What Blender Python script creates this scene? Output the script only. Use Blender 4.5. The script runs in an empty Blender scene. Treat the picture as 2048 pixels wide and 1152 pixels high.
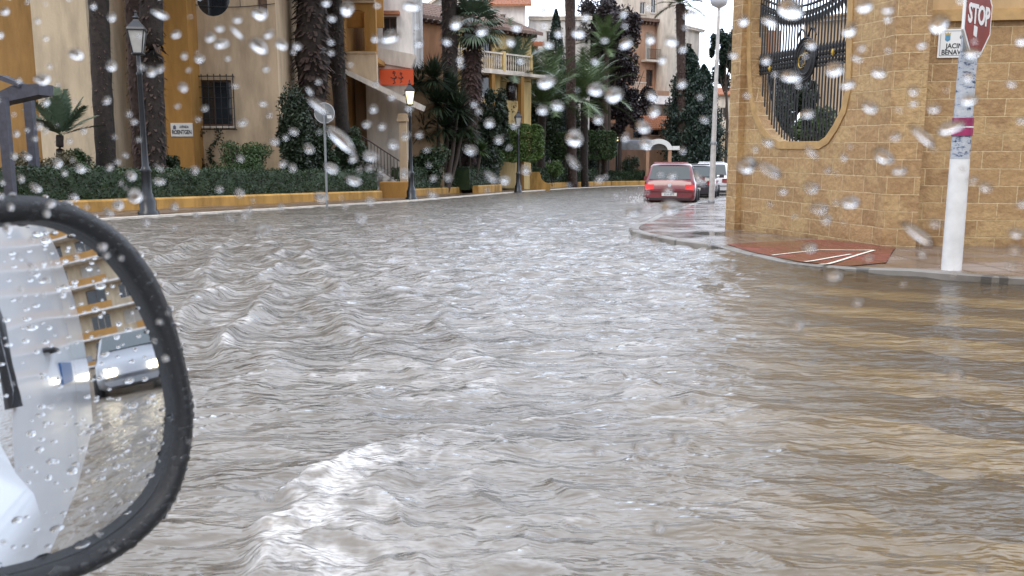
import bpy, math, random
import numpy as np
from mathutils import Vector, Matrix
from mathutils.geometry import tessellate_polygon

# ------------------------------------------------------------------ camera, world, sun, exposure
SC = bpy.context.scene
COL = SC.collection
FPX, PITCH, CAMZ, SL = 1770.0, math.radians(9.02), 1.0, 0.0293
cd = bpy.data.cameras.new("camera"); cam = bpy.data.objects.new("camera", cd); COL.objects.link(cam)
cam.location = (0, 0, CAMZ); cam.rotation_euler = (math.radians(90) - PITCH, 0, 0)
cd.sensor_width = 36; cd.lens = FPX / 2048 * 36; cd.clip_start = 0.02; cd.clip_end = 2000
cd.dof.use_dof = True; cd.dof.focus_distance = 14.0; cd.dof.aperture_fstop = 14.0
SC.camera = cam
SC.view_settings.view_transform = 'Standard'; SC.view_settings.look = 'None'
SC.view_settings.gamma = 1.0; SC.view_settings.exposure = 0.42
SC.cycles.use_denoising = True
SC.cycles.max_bounces = 10; SC.cycles.transparent_max_bounces = 24
SC.cycles.caustics_refractive = False; SC.cycles.caustics_reflective = False
SC.cycles.sample_clamp_indirect = 6.0

SUN_EL, SUN_AZ = math.radians(48), math.radians(200)     # azimuth clockwise from +Y
W = bpy.data.worlds.new("World"); SC.world = W; W.use_nodes = True
wn, wl = W.node_tree.nodes, W.node_tree.links
bg = wn["Background"]
sky = wn.new("ShaderNodeTexSky"); sky.sky_type = 'NISHITA'; sky.sun_disc = False
sky.sun_elevation = SUN_EL; sky.sun_rotation = SUN_AZ; sky.air_density = 1.0; sky.dust_density = 4.0; sky.ozone_density = 1.5
mx = wn.new("ShaderNodeMix"); mx.data_type = 'RGBA'; mx.inputs[0].default_value = 0.72
wtc = wn.new("ShaderNodeTexCoord"); wns = wn.new("ShaderNodeTexNoise"); wns.inputs["Scale"].default_value = 2.2; wns.inputs["Detail"].default_value = 4
wr = wn.new("ShaderNodeValToRGB"); wr.color_ramp.elements[0].position = .3; wr.color_ramp.elements[0].color = (8.6, 9.5, 11.2, 1)
wr.color_ramp.elements[1].position = .7; wr.color_ramp.elements[1].color = (12.0, 13.0, 14.8, 1)
wl.new(wtc.outputs["Generated"], wns.inputs["Vector"]); wl.new(wns.outputs[0], wr.inputs[0])
wl.new(sky.outputs[0], mx.inputs[6]); wl.new(wr.outputs[0], mx.inputs[7])
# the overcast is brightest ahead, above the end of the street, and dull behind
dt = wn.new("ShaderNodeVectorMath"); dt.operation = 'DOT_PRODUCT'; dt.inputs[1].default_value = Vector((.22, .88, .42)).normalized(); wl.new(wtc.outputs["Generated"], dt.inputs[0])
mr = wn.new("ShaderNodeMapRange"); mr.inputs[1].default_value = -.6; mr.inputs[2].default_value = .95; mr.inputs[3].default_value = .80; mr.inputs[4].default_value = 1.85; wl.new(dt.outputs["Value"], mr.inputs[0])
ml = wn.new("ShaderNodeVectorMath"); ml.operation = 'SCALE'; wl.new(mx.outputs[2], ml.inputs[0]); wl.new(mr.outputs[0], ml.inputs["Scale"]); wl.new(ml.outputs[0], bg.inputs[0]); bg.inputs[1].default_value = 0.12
sl = bpy.data.lights.new("sun", 'SUN'); sl.energy = 0.7; sl.angle = math.radians(25); sl.color = (1, .95, .88)
so = bpy.data.objects.new("sun", sl); COL.objects.link(so)
sd = Vector((math.sin(SUN_AZ) * math.cos(SUN_EL), math.cos(SUN_AZ) * math.cos(SUN_EL), math.sin(SUN_EL)))
so.rotation_euler = sd.to_track_quat('Z', 'Y').to_euler(); so.location = (0, 0, 30)

# ------------------------------------------------------------------ pixel helpers
CP, SP = math.cos(PITCH), math.sin(PITCH)
def ray(px, py):
    x = (px - 1024) / FPX; v = (576 - py) / FPX
    dy = CP + v * SP; dz = -SP + v * CP
    return Vector((x / dy, 1, dz / dy))
def P(px, py, Y): return Vector((0, 0, CAMZ)) + ray(px, py) * Y
def G(px, py, h=0.0):
    r = ray(px, py); t = (CAMZ - h) / (-r.z - SL)
    return Vector((r.x * t, t, -SL * t + h))
def gz(x, y, h=0.0): return -SL * y + h
def gp(x, y, h=0.0): return Vector((x, y, gz(x, y, h)))
def zat(py, Y): return CAMZ + ray(1024, py).z * Y
def xat(px, py, Y): return ray(px, py).x * Y
R = random.Random(7)
NR = np.random.default_rng(11)

# ------------------------------------------------------------------ materials
MATS = {}
def nodes_of(m): return m.node_tree.nodes, m.node_tree.links
def mat(name, col, rough=.8, var=.12, vscale=1.5, bump=0.0, bscale=30, metal=0.0, emit=None, es=1.0, coat=0.0, spec=.5, col2=None, mscale=None):
    if name in MATS: return MATS[name]
    m = bpy.data.materials.new(name); m.use_nodes = True; n, l = nodes_of(m); b = n["Principled BSDF"]
    b.inputs["Roughness"].default_value = rough; b.inputs["Metallic"].default_value = metal
    b.inputs["Coat Weight"].default_value = coat; b.inputs["Coat Roughness"].default_value = .05
    b.inputs["Specular IOR Level"].default_value = spec
    tc = n.new("ShaderNodeTexCoord")
    if var > 0 or col2:
        nt = n.new("ShaderNodeTexNoise"); nt.inputs["Scale"].default_value = vscale; nt.inputs["Detail"].default_value = 6; nt.inputs["Roughness"].default_value = .6
        l.new(tc.outputs["Object"], nt.inputs["Vector"])
        rp = n.new("ShaderNodeValToRGB"); rp.color_ramp.elements[0].position = .3; rp.color_ramp.elements[1].position = .7
        c2 = col2 or tuple(min(1, c * (1 + var)) for c in col)
        c1 = col if col2 else tuple(c * (1 - var) for c in col)
        rp.color_ramp.elements[0].color = (*c1, 1); rp.color_ramp.elements[1].color = (*c2, 1)
        l.new(nt.outputs[0], rp.inputs[0]); l.new(rp.outputs[0], b.inputs["Base Color"])
    else: b.inputs["Base Color"].default_value = (*col, 1)
    if bump > 0:
        bt = n.new("ShaderNodeTexNoise"); bt.inputs["Scale"].default_value = bscale; bt.inputs["Detail"].default_value = 5
        l.new(tc.outputs["Object"], bt.inputs["Vector"])
        bp = n.new("ShaderNodeBump"); bp.inputs["Strength"].default_value = bump; bp.inputs["Distance"].default_value = .02
        l.new(bt.outputs[0], bp.inputs["Height"]); l.new(bp.outputs[0], b.inputs["Normal"])
    if emit: b.inputs["Emission Color"].default_value = (*emit, 1); b.inputs["Emission Strength"].default_value = es
    MATS[name] = m; return m

def stucco(name, c, var=.13):
    """painted render with faint streaks of rain and dirt"""
    if name in MATS: return MATS[name]
    m = mat(name, c, .85, 0, bump=.25, bscale=14, spec=.3); n, l = nodes_of(m); b = n["Principled BSDF"]
    tc = n.new("ShaderNodeTexCoord"); mp = n.new("ShaderNodeMapping"); mp.inputs["Scale"].default_value = (1.6, 1.6, .35)
    nt = n.new("ShaderNodeTexNoise"); nt.inputs["Scale"].default_value = 1.1; nt.inputs["Detail"].default_value = 7; nt.inputs["Roughness"].default_value = .65
    l.new(tc.outputs["Object"], mp.inputs[0]); l.new(mp.outputs[0], nt.inputs["Vector"])
    rp = n.new("ShaderNodeValToRGB"); rp.color_ramp.elements[0].position = .32; rp.color_ramp.elements[1].position = .62
    rp.color_ramp.elements[0].color = (*[x * (1 - 2.2 * var) for x in c], 1); rp.color_ramp.elements[1].color = (*[min(1, x * (1 + var)) for x in c], 1)
    l.new(nt.outputs[0], rp.inputs[0]); l.new(rp.outputs[0], b.inputs["Base Color"]); return m

def block_mat():
    m = bpy.data.materials.new("split_block"); m.use_nodes = True; n, l = nodes_of(m); b = n["Principled BSDF"]
    b.inputs["Roughness"].default_value = .62
    tc = n.new("ShaderNodeTexCoord"); sx = n.new("ShaderNodeSeparateXYZ"); l.new(tc.outputs["Object"], sx.inputs[0])
    ad = n.new("ShaderNodeMath"); ad.operation = 'ADD'; l.new(sx.outputs[0], ad.inputs[0]); l.new(sx.outputs[1], ad.inputs[1])
    cb = n.new("ShaderNodeCombineXYZ"); l.new(ad.outputs[0], cb.inputs[0]); l.new(sx.outputs[2], cb.inputs[1])
    # slight wobble of the joints
    wob = n.new("ShaderNodeTexNoise"); wob.inputs["Scale"].default_value = 5; l.new(tc.outputs["Object"], wob.inputs["Vector"])
    vm = n.new("ShaderNodeVectorMath"); vm.operation = 'MULTIPLY_ADD'; vm.inputs[1].default_value = (.012, .012, 0); l.new(wob.outputs[1], vm.inputs[0]); l.new(cb.outputs[0], vm.inputs[2])
    br = n.new("ShaderNodeTexBrick"); br.inputs["Scale"].default_value = 1; br.inputs["Brick Width"].default_value = .44; br.inputs["Row Height"].default_value = .215
    br.inputs["Mortar Size"].default_value = .008; br.inputs["Mortar Smooth"].default_value = .25; br.inputs["Bias"].default_value = 0
    br.inputs["Color1"].default_value = (.34, .205, .09, 1); br.inputs["Color2"].default_value = (.45, .285, .13, 1); br.inputs["Mortar"].default_value = (.62, .46, .25, 1)
    l.new(vm.outputs[0], br.inputs["Vector"])
    # wet / pale blotches
    n1 = n.new("ShaderNodeTexNoise"); n1.inputs["Scale"].default_value = 1.7; n1.inputs["Detail"].default_value = 6; n1.inputs["Roughness"].default_value = .62; l.new(tc.outputs["Object"], n1.inputs["Vector"])
    r1 = n.new("ShaderNodeValToRGB"); r1.color_ramp.elements[0].position = .5; r1.color_ramp.elements[1].position = .58; l.new(n1.outputs[0], r1.inputs[0])
    mxa = n.new("ShaderNodeMix"); mxa.data_type = 'RGBA'; mxa.blend_type = 'MIX'; mxa.inputs[7].default_value = (.52, .36, .17, 1)
    mul = n.new("ShaderNodeMath"); mul.operation = 'MULTIPLY'; mul.inputs[1].default_value = .6; l.new(r1.outputs[0], mul.inputs[0]); l.new(mul.outputs[0], mxa.inputs[0]); l.new(br.outputs[0], mxa.inputs[6])
    n2 = n.new("ShaderNodeTexNoise"); n2.inputs["Scale"].default_value = 17; n2.inputs["Detail"].default_value = 8; n2.inputs["Roughness"].default_value = .7; l.new(tc.outputs["Object"], n2.inputs["Vector"])
    r2 = n.new("ShaderNodeValToRGB"); r2.color_ramp.elements[0].color = (.55, .5, .45, 1); r2.color_ramp.elements[1].color = (1.25, 1.25, 1.25, 1); r2.color_ramp.elements[0].position = .3; r2.color_ramp.elements[1].position = .7
    l.new(n2.outputs[0], r2.inputs[0])
    mxb = n.new("ShaderNodeMix"); mxb.data_type = 'RGBA'; mxb.blend_type = 'MULTIPLY'; mxb.inputs[0].default_value = .6; l.new(mxa.outputs[2], mxb.inputs[6]); l.new(r2.outputs[0], mxb.inputs[7])
    # silt and damp stain left by the water low on the wall
    zr = n.new("ShaderNodeMapRange"); zr.inputs[1].default_value = .75; zr.inputs[2].default_value = .05; wz = n.new("ShaderNodeMath"); wz.operation = 'MULTIPLY_ADD'; wz.inputs[1].default_value = .8; l.new(n1.outputs[0], wz.inputs[0]); l.new(sx.outputs[2], wz.inputs[2]); l.new(wz.outputs[0], zr.inputs[0])
    mxc = n.new("ShaderNodeMix"); mxc.data_type = 'RGBA'; mxc.blend_type = 'MULTIPLY'; mxc.inputs[7].default_value = (.55, .47, .40, 1); l.new(zr.outputs[0], mxc.inputs[0]); l.new(mxb.outputs[2], mxc.inputs[6]); l.new(mxc.outputs[2], b.inputs["Base Color"])
    n3 = n.new("ShaderNodeTexNoise"); n3.inputs["Scale"].default_value = 9; n3.inputs["Detail"].default_value = 9; n3.inputs["Roughness"].default_value = .62; l.new(tc.outputs["Object"], n3.inputs["Vector"])
    inv = n.new("ShaderNodeMath"); inv.operation = 'MULTIPLY_ADD'; inv.inputs[1].default_value = -.9; l.new(br.outputs[1], inv.inputs[0]); l.new(n3.outputs[0], inv.inputs[2])
    bp = n.new("ShaderNodeBump"); bp.inputs["Strength"].default_value = .9; bp.inputs["Distance"].default_value = .035; l.new(inv.outputs[0], bp.inputs["Height"]); l.new(bp.outputs[0], b.inputs["Normal"])
    return m

def foliage(name, c1, c2, scale=1.2, rough=.45):
    if name in MATS: return MATS[name]
    m = bpy.data.materials.new(name); m.use_nodes = True; n, l = nodes_of(m); b = n["Principled BSDF"]
    tc = n.new("ShaderNodeTexCoord"); nt = n.new("ShaderNodeTexNoise"); nt.inputs["Scale"].default_value = scale; nt.inputs["Detail"].default_value = 8; nt.inputs["Roughness"].default_value = .75
    l.new(tc.outputs["Object"], nt.inputs["Vector"]); rp = n.new("ShaderNodeValToRGB"); rp.color_ramp.elements[0].position = .35; rp.color_ramp.elements[1].position = .66
    rp.color_ramp.elements[0].color = (*c1, 1); rp.color_ramp.elements[1].color = (*c2, 1); l.new(nt.outputs[0], rp.inputs[0]); l.new(rp.outputs[0], b.inputs["Base Color"])
    b.inputs["Roughness"].default_value = rough; b.inputs["Specular IOR Level"].default_value = .4
    MATS[name] = m; return m

def glass_pane(name="dark_window_glass", c=(.02, .025, .03)):
    return mat(name, c, .06, .4, .8, spec=.8)

def clear_mat(name, ior=1.33):
    if name in MATS: return MATS[name]
    m = bpy.data.materials.new(name); m.use_nodes = True; n, l = nodes_of(m); n.remove(n["Principled BSDF"])
    g = n.new("ShaderNodeBsdfGlass"); g.inputs["IOR"].default_value = ior; g.inputs["Roughness"].default_value = 0
    l.new(g.outputs[0], n["Material Output"].inputs[0]); MATS[name] = m; return m

def transparent_mat():
    if "clear_pane" in MATS: return MATS["clear_pane"]
    m = bpy.data.materials.new("clear_pane"); m.use_nodes = True; n, l = nodes_of(m); n.remove(n["Principled BSDF"])
    g = n.new("ShaderNodeBsdfTransparent"); l.new(g.outputs[0], n["Material Output"].inputs[0]); MATS["clear_pane"] = m; return m

M_TAN = stucco("tan_stucco", (.50, .37, .24)); M_CREAM = stucco("cream_stucco", (.53, .43, .30)); M_OCHRE = stucco("ochre_stucco", (.33, .17, .045))
M_OCHRE2 = stucco("dark_ochre_stucco", (.31, .175, .06)); M_YEL = stucco("yellow_stucco", (.62, .45, .20)); M_TERRA = stucco("terracotta_stucco", (.38, .19, .10))
M_WHITE = stucco("white_stucco", (.74, .70, .66)); M_PINK = stucco("salmon_stucco", (.44, .26, .17)); M_OFFW = stucco("offwhite_stucco", (.66, .58, .49))
M_PLANTER = stucco("ochre_planter_paint", (.42, .235, .065), .22)
M_TILE = mat("terracotta_tile", (.34, .13, .06), .75, .35, 6, bump=.3)
M_TILED = mat("aged_roof_tile", (.16, .10, .075), .8, .35, 5, bump=.3)
M_IRON = mat("wrought_iron", (.012, .012, .014), .35, .2, 6)
M_LAMP = mat("black_cast_iron", (.012, .014, .018), .3, .3, 8)
M_GOLD = mat("gold_paint", (.5, .33, .06), .35, .1, metal=.6)
M_WOOD = mat("brown_wood", (.09, .045, .025), .6, .3, 8)
M_TIMBER = mat("grey_timber", (.05, .05, .065), .6, .3, 8)
M_PANE = glass_pane()
M_CURT = mat("pale_curtain", (.45, .42, .38), .8, .15, 3)
M_CTRIM0 = mat("black_cable", (.02, .02, .022), .6, 0)
M_WP = mat("white_paint", (.78, .78, .76), .4, .05, 3)
M_GREY = mat("galvanised_grey", (.22, .23, .235), .45, .15, 6, metal=.3)
M_TRIM = mat("sandstone_trim", (.43, .27, .11), .7, .18, 5, bump=.3, bscale=18)
M_BLOCK = block_mat()
M_BARK = mat("palm_bark", (.026, .018, .014), .9, .5, 9, bump=.8, bscale=25)
M_BARKL = mat("brown_palm_bark", (.055, .034, .026), .9, .5, 9, bump=.8, bscale=25)
M_SHAG = mat("dead_frond_bases", (.06, .034, .028), .85, .6, 7)
M_TWIG = mat("twig_bark", (.06, .045, .035), .9, .3, 9)
F_DARK = foliage("dark_leaf", (.010, .018, .010), (.035, .055, .025))
F_MID = foliage("mid_leaf", (.022, .042, .014), (.075, .125, .035))
F_BRIGHT = foliage("bright_leaf", (.04, .075, .018), (.12, .19, .04))
F_HEDGE = foliage("hedge_leaf", (.016, .03, .013), (.045, .075, .028), 2.5)
F_PURP = foliage("purple_leaf", (.018, .012, .014), (.05, .035, .035))
F_PALM = foliage("palm_leaf", (.05, .085, .03), (.13, .18, .075), 1.5)
F_PALMB = foliage("blue_green_palm_leaf", (.055, .085, .05), (.15, .2, .13), 1.5)
F_CYP = foliage("cypress_leaf", (.010, .022, .016), (.03, .055, .035), 2.0)
F_BROWNB = foliage("brownish_leaf", (.04, .035, .018), (.11, .09, .04), 2.0)

# ------------------------------------------------------------------ mesh building
class MB:
    def __init__(s): s.v = []; s.f = []; s.m = []; s.sm = []
    def add(s, vs, fs, mi=0, smooth=False):
        o = len(s.v); s.v += [tuple(v) for v in vs]; s.f += [tuple(i + o for i in f) for f in fs]; s.m += [mi] * len(fs); s.sm += [smooth] * len(fs)
    def box(s, c, size, rz=0, mi=0, taper=1.0):
        hx, hy, hz = size[0] / 2, size[1] / 2, size[2] / 2; ca, sa = math.cos(rz), math.sin(rz); vs = []
        for z in (-1, 1):
            t = taper if z > 0 else 1
            for x, y in ((-1, -1), (1, -1), (1, 1), (-1, 1)):
                X, Y = x * hx * t, y * hy * t; vs.append((c[0] + X * ca - Y * sa, c[1] + X * sa + Y * ca, c[2] + z * hz))
        s.add(vs, [(3, 2, 1, 0), (4, 5, 6, 7), (0, 1, 5, 4), (1, 2, 6, 5), (2, 3, 7, 6), (3, 0, 4, 7)], mi)
    def tube(s, pts, rad, seg=8, mi=0, smooth=True, cap=True):
        pts = [Vector(p) for p in pts]; n = len(pts)
        if not hasattr(rad, '__len__'): rad = [rad] * n
        vs = []; up = Vector((0, 0, 1))
        for i, p in enumerate(pts):
            d = (pts[min(i + 1, n - 1)] - pts[max(i - 1, 0)]).normalized()
            a = d.cross(up)
            if a.length < .05: a = d.cross(Vector((1, 0, 0)))
            a.normalize(); b = d.cross(a).normalized()
            for k in range(seg):
                t = 2 * math.pi * k / seg; vs.append(p + a * (math.cos(t) * rad[i]) + b * (math.sin(t) * rad[i]))
        fs = []
        for i in range(n - 1):
            for k in range(seg):
                k2 = (k + 1) % seg; fs.append((i * seg + k, i * seg + k2, (i + 1) * seg + k2, (i + 1) * seg + k))
        s.add(vs, fs, mi, smooth)
        if cap: s.add(vs[:seg], [tuple(range(seg))[::-1]], mi); s.add(vs[-seg:], [tuple(range(seg))], mi)
    def bar(s, p0, p1, w, mi=0): s.tube([p0, p1], w, 4, mi, False)
    def lathe(s, prof, c=(0, 0, 0), seg=16, mi=0, smooth=True):
        vs = []; fs = []; n = len(prof)
        for r, z in prof:
            for k in range(seg):
                t = 2 * math.pi * (k + .5) / seg; vs.append((c[0] + r * math.cos(t), c[1] + r * math.sin(t), c[2] + z))
        for i in range(n - 1):
            for k in range(seg):
                k2 = (k + 1) % seg; fs.append((i * seg + k, i * seg + k2, (i + 1) * seg + k2, (i + 1) * seg + k))
        s.add(vs, fs, mi, smooth); s.add(vs[:seg], [tuple(range(seg))[::-1]], mi); s.add(vs[-seg:], [tuple(range(seg))], mi)
    def prism(s, loops, fn, w0, w1, mi=0):
        """loops of 2-D points (outer, then holes) extruded between w0 and w1 by fn(u, v, w) -> 3-D"""
        tri = tessellate_polygon([[Vector((u, v, 0)) for u, v in L] for L in loops])
        flat = [q for L in loops for q in L]; n = len(flat)
        vs = [fn(u, v, w0) for u, v in flat] + [fn(u, v, w1) for u, v in flat]
        fs = [tuple(t) for t in tri] + [tuple(i + n for i in t)[::-1] for t in tri]; o = 0
        for L in loops:
            k = len(L)
            for i in range(k): j = (i + 1) % k; fs.append((o + i, o + j, o + j + n, o + i + n))
            o += k
        s.add(vs, fs, mi)
    def build(s, name, mats, parent=None, origin=None):
        me = bpy.data.meshes.new(name); me.from_pydata(s.v, [], s.f)
        if not isinstance(mats, (list, tuple)): mats = [mats]
        for m in mats: me.materials.append(m)
        me.polygons.foreach_set("material_index", s.m); me.polygons.foreach_set("use_smooth", s.sm)
        bm_fix(me); o = bpy.data.objects.new(name, me); COL.objects.link(o)
        if parent is not None: o.parent = parent; o.matrix_parent_inverse = Matrix.Identity(4); me.transform(world_of(parent).inverted())
        elif origin is not None: me.transform(Matrix.Translation(-Vector(origin))); o.location = origin
        return o
def world_of(o):
    m = Matrix.LocRotScale(o.location, o.rotation_euler, None)
    return world_of(o.parent) @ m if o.parent else m
import bmesh
def bm_fix(me):
    if len(me.polygons) > 60000: return
    b = bmesh.new(); b.from_mesh(me); bmesh.ops.recalc_face_normals(b, faces=b.faces); b.to_mesh(me); b.free()
def fastmesh(name, V, Fc, mats, parent=None, origin=None, fm=None, smooth=False):
    """numpy mesh; V (n,3) world coordinates, Fc (k,3|4)"""
    me = bpy.data.meshes.new(name); V = np.asarray(V, dtype=np.float64)
    if parent is not None: off = world_of(parent); inv = np.array(off.inverted()); V = V @ inv[:3, :3].T + inv[:3, 3]
    elif origin is not None: V = V - np.array(origin)
    k = Fc.shape[1]; me.vertices.add(len(V)); me.vertices.foreach_set("co", V.ravel()); me.loops.add(Fc.size); me.polygons.add(len(Fc))
    me.loops.foreach_set("vertex_index", Fc.ravel().astype(np.int32)); me.polygons.foreach_set("loop_start", np.arange(0, Fc.size, k, dtype=np.int32))
    if not isinstance(mats, (list, tuple)): mats = [mats]
    for m in mats: me.materials.append(m)
    if fm is not None: me.polygons.foreach_set("material_index", np.asarray(fm, dtype=np.int32))
    me.update(calc_edges=True); me.polygons.foreach_set("use_smooth", [smooth] * len(Fc))
    o = bpy.data.objects.new(name, me); COL.objects.link(o)
    if parent is not None: o.parent = parent
    elif origin is not None: o.location = origin
    return o
def tag(o, label, cat=None, group=None, kind=None):
    if label: o["label"] = label
    if cat: o["category"] = cat
    if group: o["group"] = group
    if kind: o["kind"] = kind
    return o
def thing(name, label, cat, loc, rz=0, group=None):
    o = bpy.data.objects.new(name, None); COL.objects.link(o); o.location = loc; o.rotation_euler = (0, 0, rz); o.empty_display_size = .2
    return tag(o, label, cat, group)
def local(root):
    m = world_of(root); return lambda x, y, z: m @ Vector((x, y, z))
def lettering(txt, size, mw, m, parent, bold=.0, name="lettering", ext=.002, sx=1.0):
    """mw: world matrix whose X is reading direction, Y up, Z towards the reader"""
    c = bpy.data.curves.new("t", 'FONT'); c.body = txt; c.size = size; c.align_x = 'CENTER'; c.align_y = 'CENTER'; c.extrude = ext; c.offset = bold; c.resolution_u = 3
    t = bpy.data.objects.new("t", c); COL.objects.link(t); bpy.context.view_layer.update()
    me = bpy.data.meshes.new_from_object(t); bpy.data.objects.remove(t); me.transform(Matrix.Diagonal((sx, 1, 1, 1))); me.transform(mw)
    me.transform(world_of(parent).inverted()); me.materials.clear(); me.materials.append(m)
    o = bpy.data.objects.new(name, me); COL.objects.link(o); o.parent = parent; return o

class Fr:
    """upright plane through two ground points; u along it, z up, w towards the camera side"""
    def __init__(s, A, B):
        s.A = Vector((A[0], A[1], 0)); s.B = Vector((B[0], B[1], 0)); s.d = (s.B - s.A).normalized(); s.L = (s.B - s.A).length
        s.n = Vector((s.d.y, -s.d.x, 0))
    def __call__(s, u, z, w=0): p = s.A + s.d * u + s.n * w; return Vector((p.x, p.y, z))
    def uv(s, px, py, w=0):
        r = ray(px, py); A = s.A + s.n * w; t = A.dot(s.n) / r.dot(s.n); p = Vector((0, 0, CAMZ)) + r * t
        return ((p - s.A).dot(s.d), p.z)
def at(px, Y, py=295): return (xat(px, py, Y), Y)

def arch(u0, u1, z0, zs, n=10):
    """opening with a round head: springing at zs"""
    c = (u0 + u1) / 2; r = (u1 - u0) / 2
    return [(u0, z0), (u1, z0)] + [(c + r * math.cos(t), zs + r * math.sin(t)) for t in [math.pi * k / n for k in range(n + 1)]]

def window(fr, r, root, w=-.14, bars=(1, 2), sill=True, frame=M_WOOD, pane=M_PANE, kind="window"):
    u0, z0, u1, z1 = r; f = MB(); t = .07
    for a, b, c, d in ((u0, z0, u1, z0 + t), (u0, z1 - t, u1, z1), (u0, z0 + t, u0 + t, z1 - t), (u1 - t, z0 + t, u1, z1 - t)):
        f.prism([[(a, b), (c, b), (c, d), (a, d)]], fr, w - .04, w + .03)
    for k in range(1, bars[0] + 1):
        u = u0 + (u1 - u0) * k / (bars[0] + 1); f.prism([[(u - .025, z0 + t), (u + .025, z0 + t), (u + .025, z1 - t), (u - .025, z1 - t)]], fr, w - .03, w + .02)
    o = f.build(kind, frame, root)
    p = MB(); p.prism([[(u0 + t, z0 + t), (u1 - t, z0 + t), (u1 - t, z1 - t), (u0 + t, z1 - t)]], fr, w - .028, w - .01); p.build("pane", pane, o)
    if sill:
        q = MB(); q.prism([[(u0 - .08, z0 - .07), (u1 + .08, z0 - .07), (u1 + .08, z0 - .003), (u0 - .08, z0 - .003)]], fr, w + .04, .07); q.build("sill", M_OFFW, o)
    return o

def rect(u0, z0, u1, z1): return [(u0, z0), (u1, z0), (u1, z1), (u0, z1)]
def pxr(fr, x0, y0, x1, y1, w=0):
    a = fr.uv(x0, y0, w); b = fr.uv(x1, y1, w); return (a[0], a[1], b[0], b[1])
def wall(fr, outer, holes, root, m, thick=.26, deep=6.0, name="wall", extra=None):
    b = MB(); b.prism([outer] + holes, fr, -thick, 0)
    b.prism([outer], fr, -deep, -thick - .002); return b.build(name, m, root)

def tile_roof(fr, u0, u1, z0, z1, w0, w1, root, m=M_TILE, period=.24, name="roof"):
    """slope of half-round tiles, eave (w0, z0) to ridge (w1, z1), corrugated along u"""
    n = max(8, int((u1 - u0) / period * 6)); n = min(n, 500); rows = 7; us = np.linspace(u0, u1, n); cor = np.abs(np.sin(us / period * math.pi)) * .07
    V = []; ds, nn = fr.d, fr.n
    for j in range(rows + 1):
        t = j / rows
        for st in ((0, .02) if j < rows else (0,)):
            tt = min(1, t + st * .0)
            z = z0 + (z1 - z0) * tt; w = w0 + (w1 - w0) * tt
            for u, c in zip(us, cor): p = fr(u, z + c + (.03 if st == 0 else 0), w + (0.0 if st == 0 else .0)); V.append(tuple(p))
    V = []
    for j in range(rows * 2):
        t = (j // 2 + (j % 2)) / rows; lift = .035 if j % 2 == 0 else 0
        z = z0 + (z1 - z0) * t + lift; w = w0 + (w1 - w0) * t
        for u, c in zip(us, cor): V.append(tuple(fr(u, z + c, w)))
    base = len(V)
    for j in (0, 1):
        z = (z0 if j == 0 else z1) - .1; w = (w0 if j == 0 else w1)
        for u in us: V.append(tuple(fr(u, z, w)))
    F_ = []
    for j in range(rows * 2 - 1):
        for i in range(n - 1): a = j * n + i; F_.append((a, a + 1, a + n + 1, a + n))
    for i in range(n - 1):
        a = i; b = base + i; F_.append((b, b + 1, a + 1, a)); c = base + n + i; F_.append((b, c, c + 1, b + 1))
    return fastmesh(name, np.array(V), np.array(F_), m, parent=root)

def cornice(fr, u0, u1, z, root, m=M_OFFW, h=.18, out=.12, name="cornice"):
    b = MB(); b.prism([rect(u0, z, u1, z + h)], fr, .002, out); b.prism([rect(u0, z + h * .6, u1, z + h)], fr, out + .002, out + .06); return b.build(name, m, root)
def balusters(fr, u0, u1, z0, h, w, root, m, name="balustrade", n=None, slim=False):
    b = MB(); n = n or int((u1 - u0) / .2)
    b.prism([rect(u0, z0 + h - .09, u1, z0 + h)], fr, w - .08, w + .08); b.prism([rect(u0, z0, u1, z0 + .08)], fr, w - .08, w + .08)
    for k in range(n):
        u = u0 + (k + .5) * (u1 - u0) / n; p = fr(u, z0 + .08, w); hh = h - .17
        b.lathe([(.03, 0), (.055, hh * .3), (.03, hh * .5), (.055, hh * .7), (.03, hh)], tuple(p), 6)
    return b.build(name, m, root)
def railing(p0, p1, h, root, n, m=M_IRON, name="railing", r=.014, top=.022):
    b = MB(); p0 = Vector(p0); p1 = Vector(p1); H = Vector((0, 0, h))
    b.tube([p0 + H, p1 + H], top, 6); b.tube([p0 + Vector((0, 0, .08)), p1 + Vector((0, 0, .08))], r, 6)
    for k in range(n + 1): q = p0.lerp(p1, k / n); b.tube([q, q + H], r, 5)
    return b.build(name, m, root)

# ------------------------------------------------------------------ numpy noise
_perm = np.random.default_rng(3).permutation(256); _perm = np.concatenate([_perm, _perm]); _ga = np.random.default_rng(5).random(256) * 2 * math.pi
def perlin(x, y):
    xi = np.floor(x).astype(int); yi = np.floor(y).astype(int); xf = x - xi; yf = y - yi; xi &= 255; yi &= 255
    u = xf * xf * xf * (xf * (xf * 6 - 15) + 10); v = yf * yf * yf * (yf * (yf * 6 - 15) + 10)
    def g(i, j, dx, dy): a = _ga[_perm[(_perm[i & 255] + j) & 255]]; return np.cos(a) * dx + np.sin(a) * dy
    n00 = g(xi, yi, xf, yf); n10 = g(xi + 1, yi, xf - 1, yf); n01 = g(xi, yi + 1, xf, yf - 1); n11 = g(xi + 1, yi + 1, xf - 1, yf - 1)
    a = n00 + u * (n10 - n00); b = n01 + u * (n11 - n01); return (a + v * (b - a)) * 1.4
def fbm(x, y, o=3):
    s = 0; a = 1
    for k in range(o): s = s + a * perlin(x + 17.3 * k, y - 9.1 * k); x = x * 2.03; y = y * 2.03; a *= .5
    return s
def sstep(a, b, x): t = np.clip((x - a) / (b - a), 0, 1); return t * t * (3 - 2 * t)

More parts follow.
